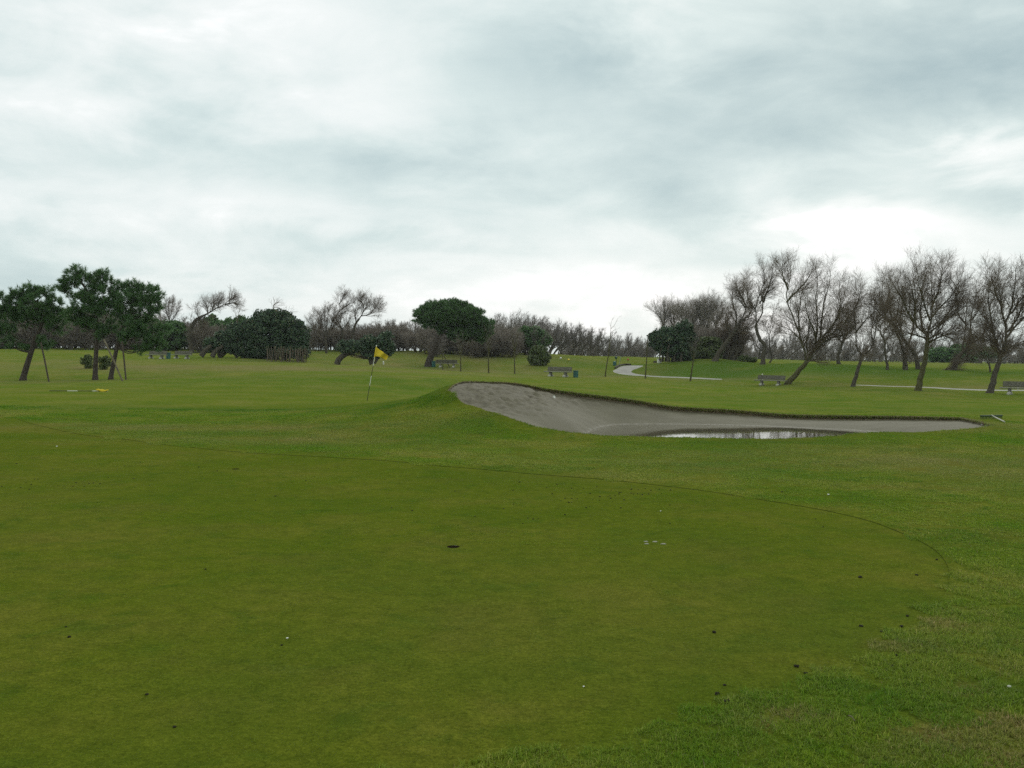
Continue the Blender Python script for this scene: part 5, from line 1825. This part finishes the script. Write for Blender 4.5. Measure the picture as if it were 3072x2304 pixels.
for x0, x1, n_b, y0, y1, h0, h1, what, grp in ((-80, 430, 28, 114, 132, 2.6, 4.2, 'brown shrub', 'brown shrubs of the left belt'), (440, 700, 15, 116, 132, 2.2, 3.4, 'brown shrub', 'brown shrubs of the left belt'),
                                               (930, 1270, 18, 128, 140, 2.0, 3.4, 'tangled brown shrub', 'brown shrubs behind the flag'),
                                               (1290, 1600, 22, 120, 138, 2.0, 3.4, 'dark leafless shrub', 'leafless shrubs by the umbrella pine'),
                                               (1690, 1960, 16, 240, 330, 2.0, 3.4, 'low far brush', 'far brush on the horizon'), (2230, 3130, 44, 220, 330, 2.0, 3.6, 'low far brush', 'far brush on the horizon'),
                                               (2040, 2200, 12, 119, 128, 2.6, 4.2, 'leafless shrub', 'leafless shrubs under the willows')):
    for sx in np.linspace(x0, x1, n_b):
        sx = sx + gf.uniform(-7, 7)
        hh = gf.uniform(h0, h1)
        Yb_ = gf.uniform(y0, y1)
        w_ = ('taller ' if hh > (h0 + h1) / 2 else 'shorter ') + ('nearer ' if Yb_ < (y0 + y1) / 2 else 'farther ')
        put_brush(int(gf.integers(0, 3)), sx, Yb_, hh, w_ + what + ' ' + landmark(sx), grp)
# wood left of the path: crowns sink from left to right
WOOD = 'bare trees of the wood in the middle distance'
for sx in np.linspace(1400, 1770, 27):
    sx = sx + gf.uniform(-6, 6)
    top = np.interp(sx, [1400, 1440, 1540, 1600, 1700, 1770], [985, 950, 935, 950, 972, 1010]) + gf.uniform(-6, 22)
    Y = gf.uniform(150, 178)
    bs = ground_at(sx, Y)
    H = max(3.5, EYE + ray(sx, top)[2] * Y - bs[2])
    kd = int(gf.integers(0, 5))
    put_far(kd, sx, Y, H, far_word(H, kd) + ' tree of the middle wood ' + landmark(sx), WOOD, g=gf)
# brush between thicket and umbrella pine
BR = 'bare brush trees behind the flag'
for sx in np.concatenate([np.linspace(925, 1290, 24), np.linspace(1060, 1160, 8)]):
    sx = sx + gf.uniform(-6, 6)
    top = np.interp(sx, [920, 1000, 1080, 1140, 1200, 1250, 1300], [1000, 1000, 965, 955, 985, 930, 950]) + gf.uniform(-5, 25)
    Y = gf.uniform(134, 150)
    bs = ground_at(sx, Y)
    H, kd = max(2.5, EYE + ray(sx, top)[2] * Y - bs[2]), int(gf.integers(0, 5))
    put_far(kd, sx, Y, H, far_word(H, kd) + ' bare brown tree ' + landmark(sx), BR, g=gf)
LB = 'bare trees of the belt behind the hill at left'
for sx in np.linspace(-60, 720, 40):
    sx = sx + gf.uniform(-9, 9)
    top = np.interp(sx, [-60, 60, 300, 480, 560, 720], [960, 960, 965, 968, 992, 992]) + gf.uniform(-14, 30)
    Y = gf.uniform(122, 150)
    bs = ground_at(sx, Y)
    H, kd = max(3, EYE + ray(sx, top)[2] * Y - bs[2]), int(gf.integers(0, 5))
    put_far(kd, sx, Y, H, far_word(H, kd) + ' bare tree of the left belt ' + landmark(sx), LB, g=gf)
# behind the umbrella pine and shrubs, low and dark
for sx in np.linspace(1280, 1600, 26):
    sx = sx + gf.uniform(-6, 6)
    Y = gf.uniform(124, 142)
    bs = ground_at(sx, Y)
    top = 1010 + gf.uniform(-45, 20)
    H, kd = max(2.5, EYE + ray(sx, top)[2] * Y - bs[2]), int(gf.integers(0, 5))
    put_far(kd, sx, Y, H, far_word(H, kd) + ' bare tree under the wood ' + landmark(sx), 'low bare trees by the umbrella pine', g=gf)
# horizon row
HZ = 'bare trees in the far row along the horizon'
for sx in np.concatenate([np.linspace(1640, 1975, 40), np.linspace(2230, 3130, 92)]):
    sx = sx + gf.uniform(-8, 8)
    Y = gf.uniform(185, 380)
    h0 = 1062 + (sx - 1536) * .014
    top = h0 - (np.interp(sx, [1640, 1700, 1760, 1800, 1960], [85, 70, 55, 62, 50]) if sx < 2000 else gf.uniform(45, 82)) + gf.uniform(-6, 20)
    bs = ground_at(sx, Y)
    H, kd = max(3, EYE + ray(sx, top)[2] * Y - bs[2]), int(gf.integers(0, 5))
    put_far(kd, sx, Y, H, far_word(H, kd) + ' bare tree in far row ' + landmark(sx), HZ, g=gf)
# a few that stand out of the row
for k_, (bx, by, tx, ty, lab) in enumerate(((1660, 1068, 1720, 965, 'leaning dark bare tree at the left of the far row'), (1742, 1064, 1748, 980, 'tall slim bare tree standing out of the far row'),
                                           (1780, 1062, 1800, 985, 'dark leaning tree behind the green ball washer'), (1866, 1068, 1895, 1000, 'pale bare tree leaning over the far end of the path'), (1925, 1072, 1950, 1020, 'low leaning bare tree next to the dark thicket'))):
    Y = 150.0
    bs = ground_at(bx, Y)
    H = EYE + ray(tx, ty)[2] * Y - bs[2]
    put_far([3, 4, 1, 1, 3][k_], bx, Y, H, lab, 'standing out of the far row', rz=0.1, g=gf)
# ------------------------------------------------------------------ smaller things
M_conc = simple('weathered_concrete', (0.22, 0.21, 0.175), 0.9, 0.2, 0.45, 14, 0.5, 6)
M_moss = simple('mossy_concrete', (0.120, 0.115, 0.085), 0.95, 0.1, 0.5, 9, 0.5, 6)
M_foot = simple('pale_stone', (0.46, 0.45, 0.38), 0.9, 0.2, 0.25, 18, 0.4)
M_bin = simple('green_bin', (0.022, 0.105, 0.090), 0.5, 0.4, 0.35, 10)
M_bindk = simple('dark_green_paint', (0.012, 0.060, 0.040), 0.5, 0.4, 0.3, 10)
M_black = simple('black_paint', (0.018, 0.020, 0.016), 0.5, 0.3, 0.3, 10)
M_poledark = simple('dark_pole', (0.045, 0.055, 0.025), 0.5, 0.3, 0.3, 10)
M_white = simple('white_paint', (0.72, 0.72, 0.64), 0.5, 0.35, 0.12, 12)
M_stake = simple('stake_wood', (0.075, 0.062, 0.045), 0.9, 0.1, 0.4, 12, 0.5)
M_paleStake = simple('pale_stake_wood', (0.150, 0.130, 0.085), 0.9, 0.1, 0.4, 12, 0.5)
M_soil = simple('damp_soil', (0.030, 0.027, 0.017), 0.95, 0.1, 0.4, 60, 0.5)
M_cup = simple('hole_wall', (0.034, 0.024, 0.013), 0.95, 0.1, 0.5, 60, 0.6)
M_drysand = simple('dry_sand', (0.36, 0.35, 0.28), 0.95, 0.1, 0.2, 80, 0.6)
M_yel = simple('yellow_cloth', (0.62, 0.47, 0.030), 0.75, 0.2, 0.10, 20)
M_red = simple('red_paint', (0.40, 0.04, 0.02), 0.5, 0.4, 0.1, 10)
M_yelp = simple('yellow_paint', (0.75, 0.58, 0.06), 0.5, 0.4, 0.1, 10)
M_timber = simple('dark_timber', (0.040, 0.034, 0.026), 0.9, 0.1, 0.4, 9, 0.5)
M_tines = simple('rake_green', (0.030, 0.060, 0.022), 0.7, 0.3, 0.3, 20)
M_grey = simple('grey_green_post', (0.24, 0.30, 0.25), 0.7, 0.2, 0.25, 9)


# ---- the yellow flag on the second green
def flagstick():
    base = place(1100.5, 1203)
    Y = base[1]
    root = empty('flagstick', base, 'leaning flagstick with a yellow flag standing on the far green', 'golf flag')
    bot = np.array([0, 0, -.05])
    top = img_line(k3((951, 908)), Y, base)[0]

    def P(t):
        return bot + (top - bot) * t
    cuts = [(0.0, .30, 'b'), (.30, .475, 'w'), (.475, .655, 'b'), (.655, 1.0, 'w')]
    for i, (a, b, c_) in enumerate(cuts):
        MB().tube([P(a + .0005), P((a + b) / 2), P(b)], [.013 - .003 * a, .012 - .003 * a, .012 - .003 * b], 10).build('pole_section', M_poledark if c_ == 'b' else M_white, root, smooth=False)
    MB().lathe([(0.001, 0), (.02, .006), (.022, .02), (.012, .035), (0.002, .04)], 10, tuple(P(1.0) - np.array([0, 0, .004]))).build('finial', M_white, root)
    # cloth, hanging from the pole and lifting to the right
    tl, bl = P(.985), P(.815)
    u_pts = k3((951, 914), (985, 948), (1035, 978), (1095, 1028))
    d_pts = k3((933, 1030), (980, 1036), (1025, 1058), (1074, 1080))
    up = resample(np.vstack([tl[None], img_line(u_pts[1:], Y, base)]), 15)
    dn = resample(np.vstack([bl[None], img_line(d_pts[1:], Y, base)]), 15)
    V, F = [], []
    nv = 9
    for i in range(15):
        for j in range(nv):
            t = j / (nv - 1)
            p = up[i] * (1 - t) + dn[i] * t
            s = i / 14
            p = p + np.array([0, 1, 0]) * (.075 * math.sin(s * 7.5 + t * 2.2) * s ** .5 + .03 * math.sin(s * 15 + t * 4) * s)
            p = p + np.array([0, 0, 1]) * (.014 * math.sin(s * 9 + 1) * math.sin(t * 3.1))
            V.append(p)
    for i in range(14):
        for j in range(nv - 1):
            a = i * nv + j
            F.append((a, a + nv, a + nv + 1, a + 1))
    me = mesh_np('flag', np.array(V), np.array(F), [M_yel], True)
    o = link('flag', me, root)
    so = o.modifiers.new('thickness', 'SOLIDIFY')
    so.thickness = 0.004
    MB().tube([P(.992), P(.9), P(.808)], .021, 10).build('flag_sleeve', M_yel, root)


flagstick()


def lying_flag():
    a, b = place(148, 1174.5), place(326, 1175.2)
    a[2] = height(a[0], a[1])[0] + .025; b[2] = height(b[0], b[1])[0] + .025
    root = empty('flagstick', a, 'second flagstick lying flat with its yellow flag rolled up on the grass', 'golf flag')
    d = b - a
    P = lambda t: d * t
    for t0, t1, m in ((0, .30, M_black), (.30, .475, M_white), (.475, .72, M_black), (.72, .80, M_white), (.80, .985, M_white)):
        MB().tube([P(t0 + .0006), P(t1)], .013, 8).build('pole_section', m, root)
    n = 12
    pts, rad = [], []
    for i in range(n):
        t = i / (n - 1)
        pts.append(P(.79 + .205 * t) + np.array([0, -.025 + .02 * math.sin(t * 9), .025 + .022 * math.sin(t * 6 + 1)]))
        rad.append(.022 + .045 * math.sin(t * math.pi) * (0.7 + .3 * math.sin(t * 14)))
    MB().tube(pts, rad, 9).build('flag', M_yel, root, smooth=True)


lying_flag()

for h, lab in zip(hole_c, ('open golf hole in the middle of the near green', 'smaller looking farther golf hole at left on the near green')):
    n = 28
    V, F = [], []
    for r_, z in ((.054, 0.001), (.0535, -.02), (.0535, -.11)):
        for k in range(n):
            a = 2 * math.pi * k / n
            V.append((r_ * math.cos(a), r_ * math.sin(a), z))
    for i in range(2):
        for k in range(n):
            F.append((i * n + k, i * n + n + k, i * n + n + (k + 1) % n, i * n + (k + 1) % n))
    F.append(tuple(range(2 * n, 3 * n)))
    me = bpy.data.meshes.new('golf_hole')
    me.from_pydata(V, [], F)
    me.materials.append(M_cup)
    tag(link('golf_hole', me, None, (h[0], h[1], ground_z(h[0], h[1]))), lab, 'golf hole', 'holes in the near green')


# ---- stone benches
def make_bench(label):
    r = empty('stone_bench', (0, 0, 0), label, 'bench', 'stone benches')
    MB().box((0, -.02, .43), (2.55, .54, .075), None, .02).build('seat', M_conc, r)
    q = Matrix.Rotation(R(-14), 3, 'X')
    MB().box((0, .29, .67), (2.35, .075, .36), q, .02).build('backrest', M_moss, r)
    for x in (-.72, .72):
        s = MB().box((x, 0, .245), (.16, .34, .29), None, .02)
        s = s.build('support', M_conc, r)
        for y in (-.24, .24):
            MB().box((x, y, .07), (.24, .20, .20), None, .05).build('foot', M_foot, s)
    return r


BENCH = [((1674, 1130.5), -32, 1.0, 'stone bench beside a green bin beyond the bunker, before the pale path'), ((2310, 1157), -36, 1.0, 'mossy stone bench at the foot of the far-leaning bare tree'),
         ((3066, 1185), -36, 1.0, 'stone bench cut off by the right edge of the view'), ((469, 1077), -22, .9, 'pale stone bench behind the pines, left of the teal bin'),
         ((545, 1076.5), -22, .9, 'pale stone bench right of the teal bin, before the ivy thicket'), ((1341, 1102.5), 172, 1.0, 'stone bench seen from behind beside the umbrella pine trunk')]
b0 = None
for px, rz, s, lab in BENCH:
    p = place(*px)
    if b0 is None:
        b0 = make_bench(lab)
        b0.location = Vector(p); b0.rotation_euler.z = R(rz)
    else:
        copy_tree(b0, lab, p, R(rz), s)


# ---- bins
def make_bin(label):
    r = empty('litter_bin', (0, 0, 0), label, 'litter bin', 'green litter bins')
    MB().lathe([(.195, 0.0), (.20, .02), (.21, .57), (.205, .60)], 24, ripple=.018).build('body', M_bin, r)
    MB().lathe([(.215, .585), (.225, .595), (.225, .625), (.20, .632), (.185, .61), (.18, .56)], 24).build('rim', M_bindk, r)
    MB().box((0, -.215, .52), (.06, .02, .05), None, .005).build('latch', M_black, r)
    return r


bin0 = make_bin('teal green litter bin right of the stone bench before the path')
bin0.location = Vector(place(1727, 1132.5))
bin0.scale = (1.05, 1.05, .95)
copy_tree(bin0, 'teal litter bin between the two pale benches at left', place(505, 1077), .4)
copy_tree(bin0, 'dark green litter bin against the umbrella pine trunk', place(1301, 1101), .9, 1.05)


# ---- ball washer with its basket, marker posts, tee markers
p = place(1847, 1097.5)
Yw = p[1]
r = empty('ball_washer', p, 'dark green ball washer post with round head and small bin', 'ball washer')
MB().tube([(0.05, 0, -.05), (.05, 0, .45), (.06, 0, .92)], .035, 8).build('post', M_bindk, r)
MB().lathe([(.03, .78), (.13, .84), (.165, .93), (.14, 1.02), (.05, 1.07), (.01, 1.08)], 16, (.03, 0, 0)).build('head', M_bindk, r, smooth=True)
MB().lathe([(.17, 0.0), (.18, .03), (.19, .46), (.15, .5), (.02, .52)], 16, (-.13, -.06, 0)).build('basket', M_bin, r)


def post(name, px, top_px, rad, mat, label, cat, cap=True):
    b = place(*px)
    t = at(top_px[0], top_px[1], b[1]) - b
    root = empty(name, b, label, cat)
    MB().tube([(0, 0, -.08), tuple(t * .5), tuple(t)], rad, 8).build('shaft', mat, root)
    if cap:
        MB().lathe([(rad * 1.35, 0), (rad * 1.35, rad * .8), (rad * .5, rad * 1.7), (.002, rad * 1.9)], 8, tuple(t)).build('cap', mat, root)


post('marker_post', (1857, 1095), (1863, 1070), .035, M_grey, 'thin leaning grey green post between the ball washer and the path', 'post')
post('marker_post', (2287, 1144), (2287, 1124), .045, M_white, 'short white post behind the mossy stone bench', 'post')
post('marker_post', (3054, 1171), (3054, 1148), .035, M_white, 'slim white post behind the bench at the right edge', 'post')
post('marker_post', (1634, 1092), (1634, 1078), .05, M_white, 'pale wooden post at the right foot of the round shrub', 'post')
post('marker_post', (1151, 1094), (1150, 1087), .07, M_white, 'small white post right of the low ivy covered tree', 'post')
post('marker_post', (2022, 1086), (2022, 1070), .04, M_paleStake, 'thin wooden post in front of the dark evergreen thicket', 'post')
for px, mt, lab in (((1706, 1083.5), M_yelp, 'yellow round tee marker on the far slope'), ((1884, 1082.5), M_red, 'red round tee marker beyond the end of the path'), ((1682, 1078.5), M_white, 'small white round tee marker near the far trees')):
    b = place(*px)
    root = empty('tee_marker', b, lab, 'tee marker', 'tee markers')
    MB().lathe([(.02, .05), (.11, .09), (.145, .17), (.11, .26), (.02, .30)], 14).build('ball', mt, root, smooth=True)
    MB().tube([(0, 0, -.05), (0, 0, .07)], .025, 8).build('spike', M_black, root)
# white box and stump at the left foot of the dark thicket
b = place(1978, 1089)
r = empty('white_box', b, 'small white box at the left foot of the dark thicket', 'box', None, .3)
MB().box((0, 0, .21), (.42, .34, .44), None, .02).build('body', M_white, r)
MB().box((0, 0, .455), (.46, .38, .05), None, .012).build('lid', M_white, r)
b = place(1965, 1089)
r = empty('tree_stump', b, 'low rounded tree stump beside the white box', 'stump')
MB().lathe([(.30, -.03), (.25, .08), (.21, .22), (.20, .26), (.17, .275), (.02, .28)], 12, ripple=.05).build('wood', M_stake, r)
MB().lathe([(.15, .277), (.148, .283), (.01, .287)], 12).build('cut_face', M_paleStake, r)

# dark timber edging on the bend of the path
pts = [place(*q) for q in ((1846, 1107), (1850, 1103.5), (1856, 1100), (1864, 1097.5), (1872, 1096.2), (1882, 1095.6), (1892, 1096))]
c0 = np.array(pts[0])
r = empty('timber_edging', c0, 'low dark timber edging along the bend of the pale path', 'edging')
pp = [tuple(np.array(q) - c0 + np.array([0, .25, .06])) for q in pts]
for i in range(len(pp) - 1):
    a, b = np.array(pp[i]), np.array(pp[i + 1])
    MB().tube([tuple(a + (b - a) * .02), tuple(b - (b - a) * .02)], [.14, .13], 8).build('log', M_timber, r)

# ---- stakes that prop the pines and the sapling
for (bx, by), (tx, ty), mt, lab in ((k1((545, 1458))[0], k1((405, 1020))[0], M_stake, 'dark slanting stake propping the far left pine'), (k1((1366, 1453))[0], k1((1105, 990))[0], M_paleStake, 'pale slanting stake propping the middle pine, crossing another trunk'),
                                   (k1((1396, 1438))[0], k1((1312, 1010))[0], M_stake, 'dark steep stake right of the rightmost pine trunk'), (k3((1866, 1174))[0], k3((1774, 1005))[0], M_stake, 'slanting stake propping the leftmost sapling by the umbrella pine')):
    b = place(bx, by)
    t = at(tx, ty, b[1]) - b + np.array([0, .5, 0])
    o = MB().tube([(0, 0, -.1), tuple(t * .5), tuple(t)], .045, 8).build('tree_stake', mt, None, b)
    tag(o, lab, 'stake', 'stakes propping the trees')


# ---- the bunker rake
a, b = place(2941, 1258), place(3006, 1256.5)
b = b + (a - b) * 0 + np.array([0, 0, 0])
c0 = (a + b) / 2
dirx = (b - a) / np.linalg.norm(b - a)
L_ = np.linalg.norm(b - a)
r = empty('bunker_rake', c0, 'rake with dark head and pale bent handle lying at the right tip of the bunker', 'rake')
MB().tube([tuple(-dirx * L_ / 2 + np.array([0, 0, .085])), tuple(dirx * L_ / 2 + np.array([0, 0, .085]))], .022, 8).build('head', M_tines, r)
tine = None
for i in range(16):
    q = dirx * (L_ * (i / 15 - .5) * .95)
    if tine is None:
        tine = MB().tube([(0, 0, 0.085), (0, -.006, .03), (0, -.012, -.01)], [.011, .010, .006], 6).build('tine', M_tines, r, q)
    else:
        o = tine.copy()
        o.location = Vector(q)
        COL.objects.link(o)
        o.parent = r
e1, e2 = place(2984, 1258) + np.array([0, 0, .06]), place(3014, 1269) + np.array([0, 0, .03])
MB().tube([tuple(np.array([0, 0, .10])), tuple((e1 - c0) * .6 + np.array([0, 0, .04])), tuple(e1 - c0), tuple(e2 - c0)], .016, 8).build('handle', M_foot, r)


# ---- crumbs of soil, pebbles, scuffs
def lump(seed, squash=.55):
    g = np.random.default_rng(seed)
    V, F = [], []
    n, m = 9, 5
    for j in range(1, m):
        th = math.pi * j / m
        for k in range(n):
            a = 2 * math.pi * k / n
            q = 1 + g.uniform(-.28, .28)
            V.append((q * math.sin(th) * math.cos(a), q * math.sin(th) * math.sin(a), q * math.cos(th) * squash + squash * .7))
    V += [(0, 0, squash * 1.75), (0, 0, -.1)]
    for j in range(m - 2):
        for k in range(n):
            F.append((j * n + k, (j + 1) * n + k, (j + 1) * n + (k + 1) % n, j * n + (k + 1) % n))
    t, b_ = len(V) - 2, len(V) - 1
    for k in range(n):
        F.append((t, k, (k + 1) % n))
        F.append(((m - 2) * n + (k + 1) % n, (m - 2) * n + k, b_))
    return V, F


def lump_mesh(name, seed, mat, squash=.55):
    V, F = lump(seed, squash)
    me = bpy.data.meshes.new(name)
    me.from_pydata(V, [], F)
    me.materials.append(mat)
    me.update()
    return me


CLOD = [lump_mesh('soil_crumb', 900 + i, M_soil) for i in range(4)]
gc = np.random.default_rng(31)


def ck(ox, oy, s, pts):
    return [(ox + a / s, oy + b / s) for a, b in pts]


C1 = ck(1000, 1350, 2.0634, [(320, 185), (408, 207), (753, 256), (360, 357), (488, 377), (877, 413), (1113, 250), (1115, 337), (1054, 364), (1205, 424), (1237, 429), (1270, 425), (1173, 457), (1152, 200), (1320, 232), (1384, 214),
    (1356, 270), (1407, 317), (1434, 302), (1457, 326), (1476, 325), (1476, 302), (1511, 303), (1563, 297), (1548, 240), (1590, 272), (1606, 310), (1649, 313), (1650, 290), (1701, 290), (1712, 284), (1717, 300), (1727, 322), (1744, 284),
    (1768, 274), (1770, 264), (1780, 264), (1844, 268), (1857, 274), (1882, 272), (1899, 280), (1913, 279), (1952, 274), (1965, 251), (1932, 239), (1888, 247), (1998, 238), (2018, 244), (2032, 271), (2088, 249), (1565, 358), (1588, 352),
    (1434, 403), (1780, 360), (1800, 310), (1390, 366), (2083, 457), (2083, 342), (1720, 250), (1845, 245), (1632, 230), (1475, 238)])
C2 = ck(0, 1100, 2.212, [(1016, 593), (827, 660), (933, 636), (1318, 668), (1441, 693), (1557, 630), (1597, 635), (1700, 607), (1735, 619), (1789, 628), (1873, 615), (1738, 680), (2030, 757), (2085, 730), (1343, 731), (1300, 763), (887, 745),
    (718, 738), (505, 771), (484, 795), (591, 776), (621, 773), (664, 778), (560, 797), (173, 770), (208, 783), (137, 805), (194, 815), (12, 796), (608, 686), (350, 678), (990, 790), (2180, 677), (1830, 860), (229, 748), (250, 748), (110, 645)])
C3 = ck(2000, 1400, 1.835, [(262, 915), (1070, 880), (1182, 908), (715, 1102), (766, 1140), (320, 1205), (277, 1255), (330, 1297), (1066, 611), (1376, 598), (1325, 825), (1293, 883), (862, 333), (820, 289), (1487, 514)])
C4 = ck(0, 1450, 1.943, [(385, 838), (403, 898), (1642, 945), (1198, 502), (1017, 1422), (856, 1233), (1490, 101), (1605, 76), (695, 90)])
C5 = ck(2000, 1400, 1.835, [(1247, 1107), (1812, 165), (636, 143), (1265, 1045), (1720, 190)])


def crumbs(pts, size, lab, grp):
    for q in pts:
        p = place(*q)
        o = bpy.data.objects.new('soil_crumb', CLOD[int(gc.integers(0, 4))])
        s = size * gc.uniform(.7, 1.35)
        zz = ground_z(p[0], p[1]) + (0 if inside(green_xy, p[None, :2])[0] else ROUGH_UP)
        o.location = (p[0], p[1], zz + .001)
        o.rotation_euler = (0, 0, gc.uniform(0, 6))
        o.scale = (s, s * gc.uniform(.7, 1.1), s * gc.uniform(.6, 1.0))
        COL.objects.link(o)
        tag(o, lab, 'soil crumb', grp)


crumbs(C1, .0085, 'one of the dark crumbs of soil strewn over the near green below the bunker', 'soil crumbs below the bunker')
crumbs(C2, .009, 'one of the dark crumbs of soil scattered over the left of the near green', 'soil crumbs on the left of the green')
crumbs(C3, .0115, 'dark clod of soil near the curved lower right edge of the green', 'soil clods by the lower right edge')
crumbs(C4, .008, 'lone dark crumb of soil on the bare lower left of the green', 'soil crumbs at lower left')
crumbs(C5, .0115, 'dark clod of soil in the rougher grass beyond the green edge', 'soil clods in the rougher grass')
PEB = lump_mesh('white_pebble', 950, M_white, .7)
for q, s, lab in (((862, 1916), .012, 'small white pebble on the lower left of the near green'), ((1751, 2061), .009, 'small pale pebble on the lower middle of the near green'), ((2485, 1487), .022, 'white pebble in the grass between the green and the bunker'),
                  ((1982, 1534), .013, 'white pebble on the green among the soil crumbs'), ((3027, 2067), .016, 'white pebble in the rough at the right edge'), ((171, 1340), .025, 'pale pebble on the far left of the near green')):
    p = place(*q)
    o = bpy.data.objects.new('white_pebble', PEB)
    o.location = (p[0], p[1], ground_z(p[0], p[1]) + (0.001 if inside(green_xy, p[None, :2])[0] else ROUGH_UP + .004))
    o.scale = (s * .55, s * .55, s * .5)
    COL.objects.link(o)
    tag(o, lab, 'pebble', 'white pebbles')
# scuffs of dry sand where an old hole was filled
SC = lump_mesh('sand_scuff', 960, M_drysand, .5)
for (dx, dy), (w, d_), lab in (((1938, 1625), (.022, .016), 'pale sand scuff at the left of a cluster on the green'), ((1965, 1625.5), (.026, .02), 'pale sand scuff at the top middle of a cluster on the green'), ((1940, 1632), (.024, .016), 'pale sand scuff at the lower left of a cluster on the green'),
                              ((1990, 1632), (.028, .018), 'pale sand scuff at the right of a cluster on the green')):
    p = place(dx, dy)
    o = bpy.data.objects.new('sand_scuff', SC)
    o.location = (p[0], p[1], ground_z(p[0], p[1]) - .002)
    o.scale = (w, d_, .009)
    COL.objects.link(o)
    tag(o, lab, 'sand patch', 'sand scuffs on the near green')
# scrap in the sand, twig in the grass
p = place(1662, 1195)
zz = float(sand_z(np.array([p[0]]), np.array([p[1]]))[0])
V, F = [], []
g = np.random.default_rng(9)
for i in range(5):
    for j in range(4):
        V.append((i * .016 - .03 + g.normal(0, .004), j * .01 + g.normal(0, .006), .012 + j * .020 + g.normal(0, .007)))
for i in range(4):
    for j in range(3):
        F.append((i * 4 + j, i * 4 + 4 + j, i * 4 + 5 + j, i * 4 + 1 + j))
me = bpy.data.meshes.new('paper_scrap'); me.from_pydata(V, [], F); me.materials.append(M_white)
Yq = p[1]
for _ in range(6):   # settle on the sand along the line of sight
    q = at(1662, 1196, Yq)
    zs = float(sand_z(np.array([q[0]]), np.array([q[1]]))[0])
    Yq += (q[2] - zs) / .06 * .5
q = at(1662, 1196, Yq)
o = link('paper_scrap', me, None, (q[0], q[1], float(sand_z(np.array([q[0]]), np.array([q[1]]))[0])))
o.modifiers.new('thickness', 'SOLIDIFY').thickness = .002
tag(o, 'small white scrap of paper on the bunker sand below the lip', 'litter')
a, b = place(2545, 2163), place(2564, 2178)
m_ = (a + b) / 2
o = MB().tube([tuple(a - m_ + np.array([0, 0, .03])), (0, 0, .036), tuple(b - m_ + np.array([0, 0, .028]))], [.003, .0026, .0015], 6).build('dry_twig', M_paleStake, None, (m_[0], m_[1], ground_z(m_[0], m_[1]) + ROUGH_UP - .01))
tag(o, 'dry twig lying in the rougher grass at lower right', 'twig')

# ------------------------------------------------------------------ thin haze over the whole course
m = bpy.data.materials.new('haze')
m.use_nodes = True
m.node_tree.nodes.clear()
vo = m.node_tree.nodes.new('ShaderNodeVolumePrincipled')
vo.inputs['Color'].default_value = (0.93, 0.98, 1.0, 1)
vo.inputs['Density'].default_value = 0.00020
mo = m.node_tree.nodes.new('ShaderNodeOutputMaterial')
m.node_tree.links.new(vo.outputs[0], mo.inputs['Volume'])
hz = MB().box((0, 0, 7.5), (3700, 3700, 25)).build('haze', m)
tag(hz, kind='stuff')

# ---- alike neighbours in the far groups: tell them apart by their order from the left
same = {}
for o in scene.objects:
    if o.parent is None and o.get('group') and o.get('label') and o.name.split('.')[0] in ('bare_tree', 'bare_shrub'):
        same.setdefault(o['label'], []).append(o)
ORD = ['first', 'second', 'third', 'fourth', 'fifth', 'sixth', 'seventh', 'eighth', 'ninth']
CNT = ['', '', 'two', 'three', 'four', 'five', 'six', 'seven', 'eight', 'nine']
for lab, os_ in same.items():
    n = len(os_)
    if 2 <= n <= 9:
        os_.sort(key=lambda q: q.location.x / q.location.y)
        for i, q in enumerate(os_):
            q['label'] = lab + ', ' + ('left' if i == 0 else 'right' if i == n - 1 else 'middle' if n == 3 else ORD[i]) + ' of ' + CNT[n]
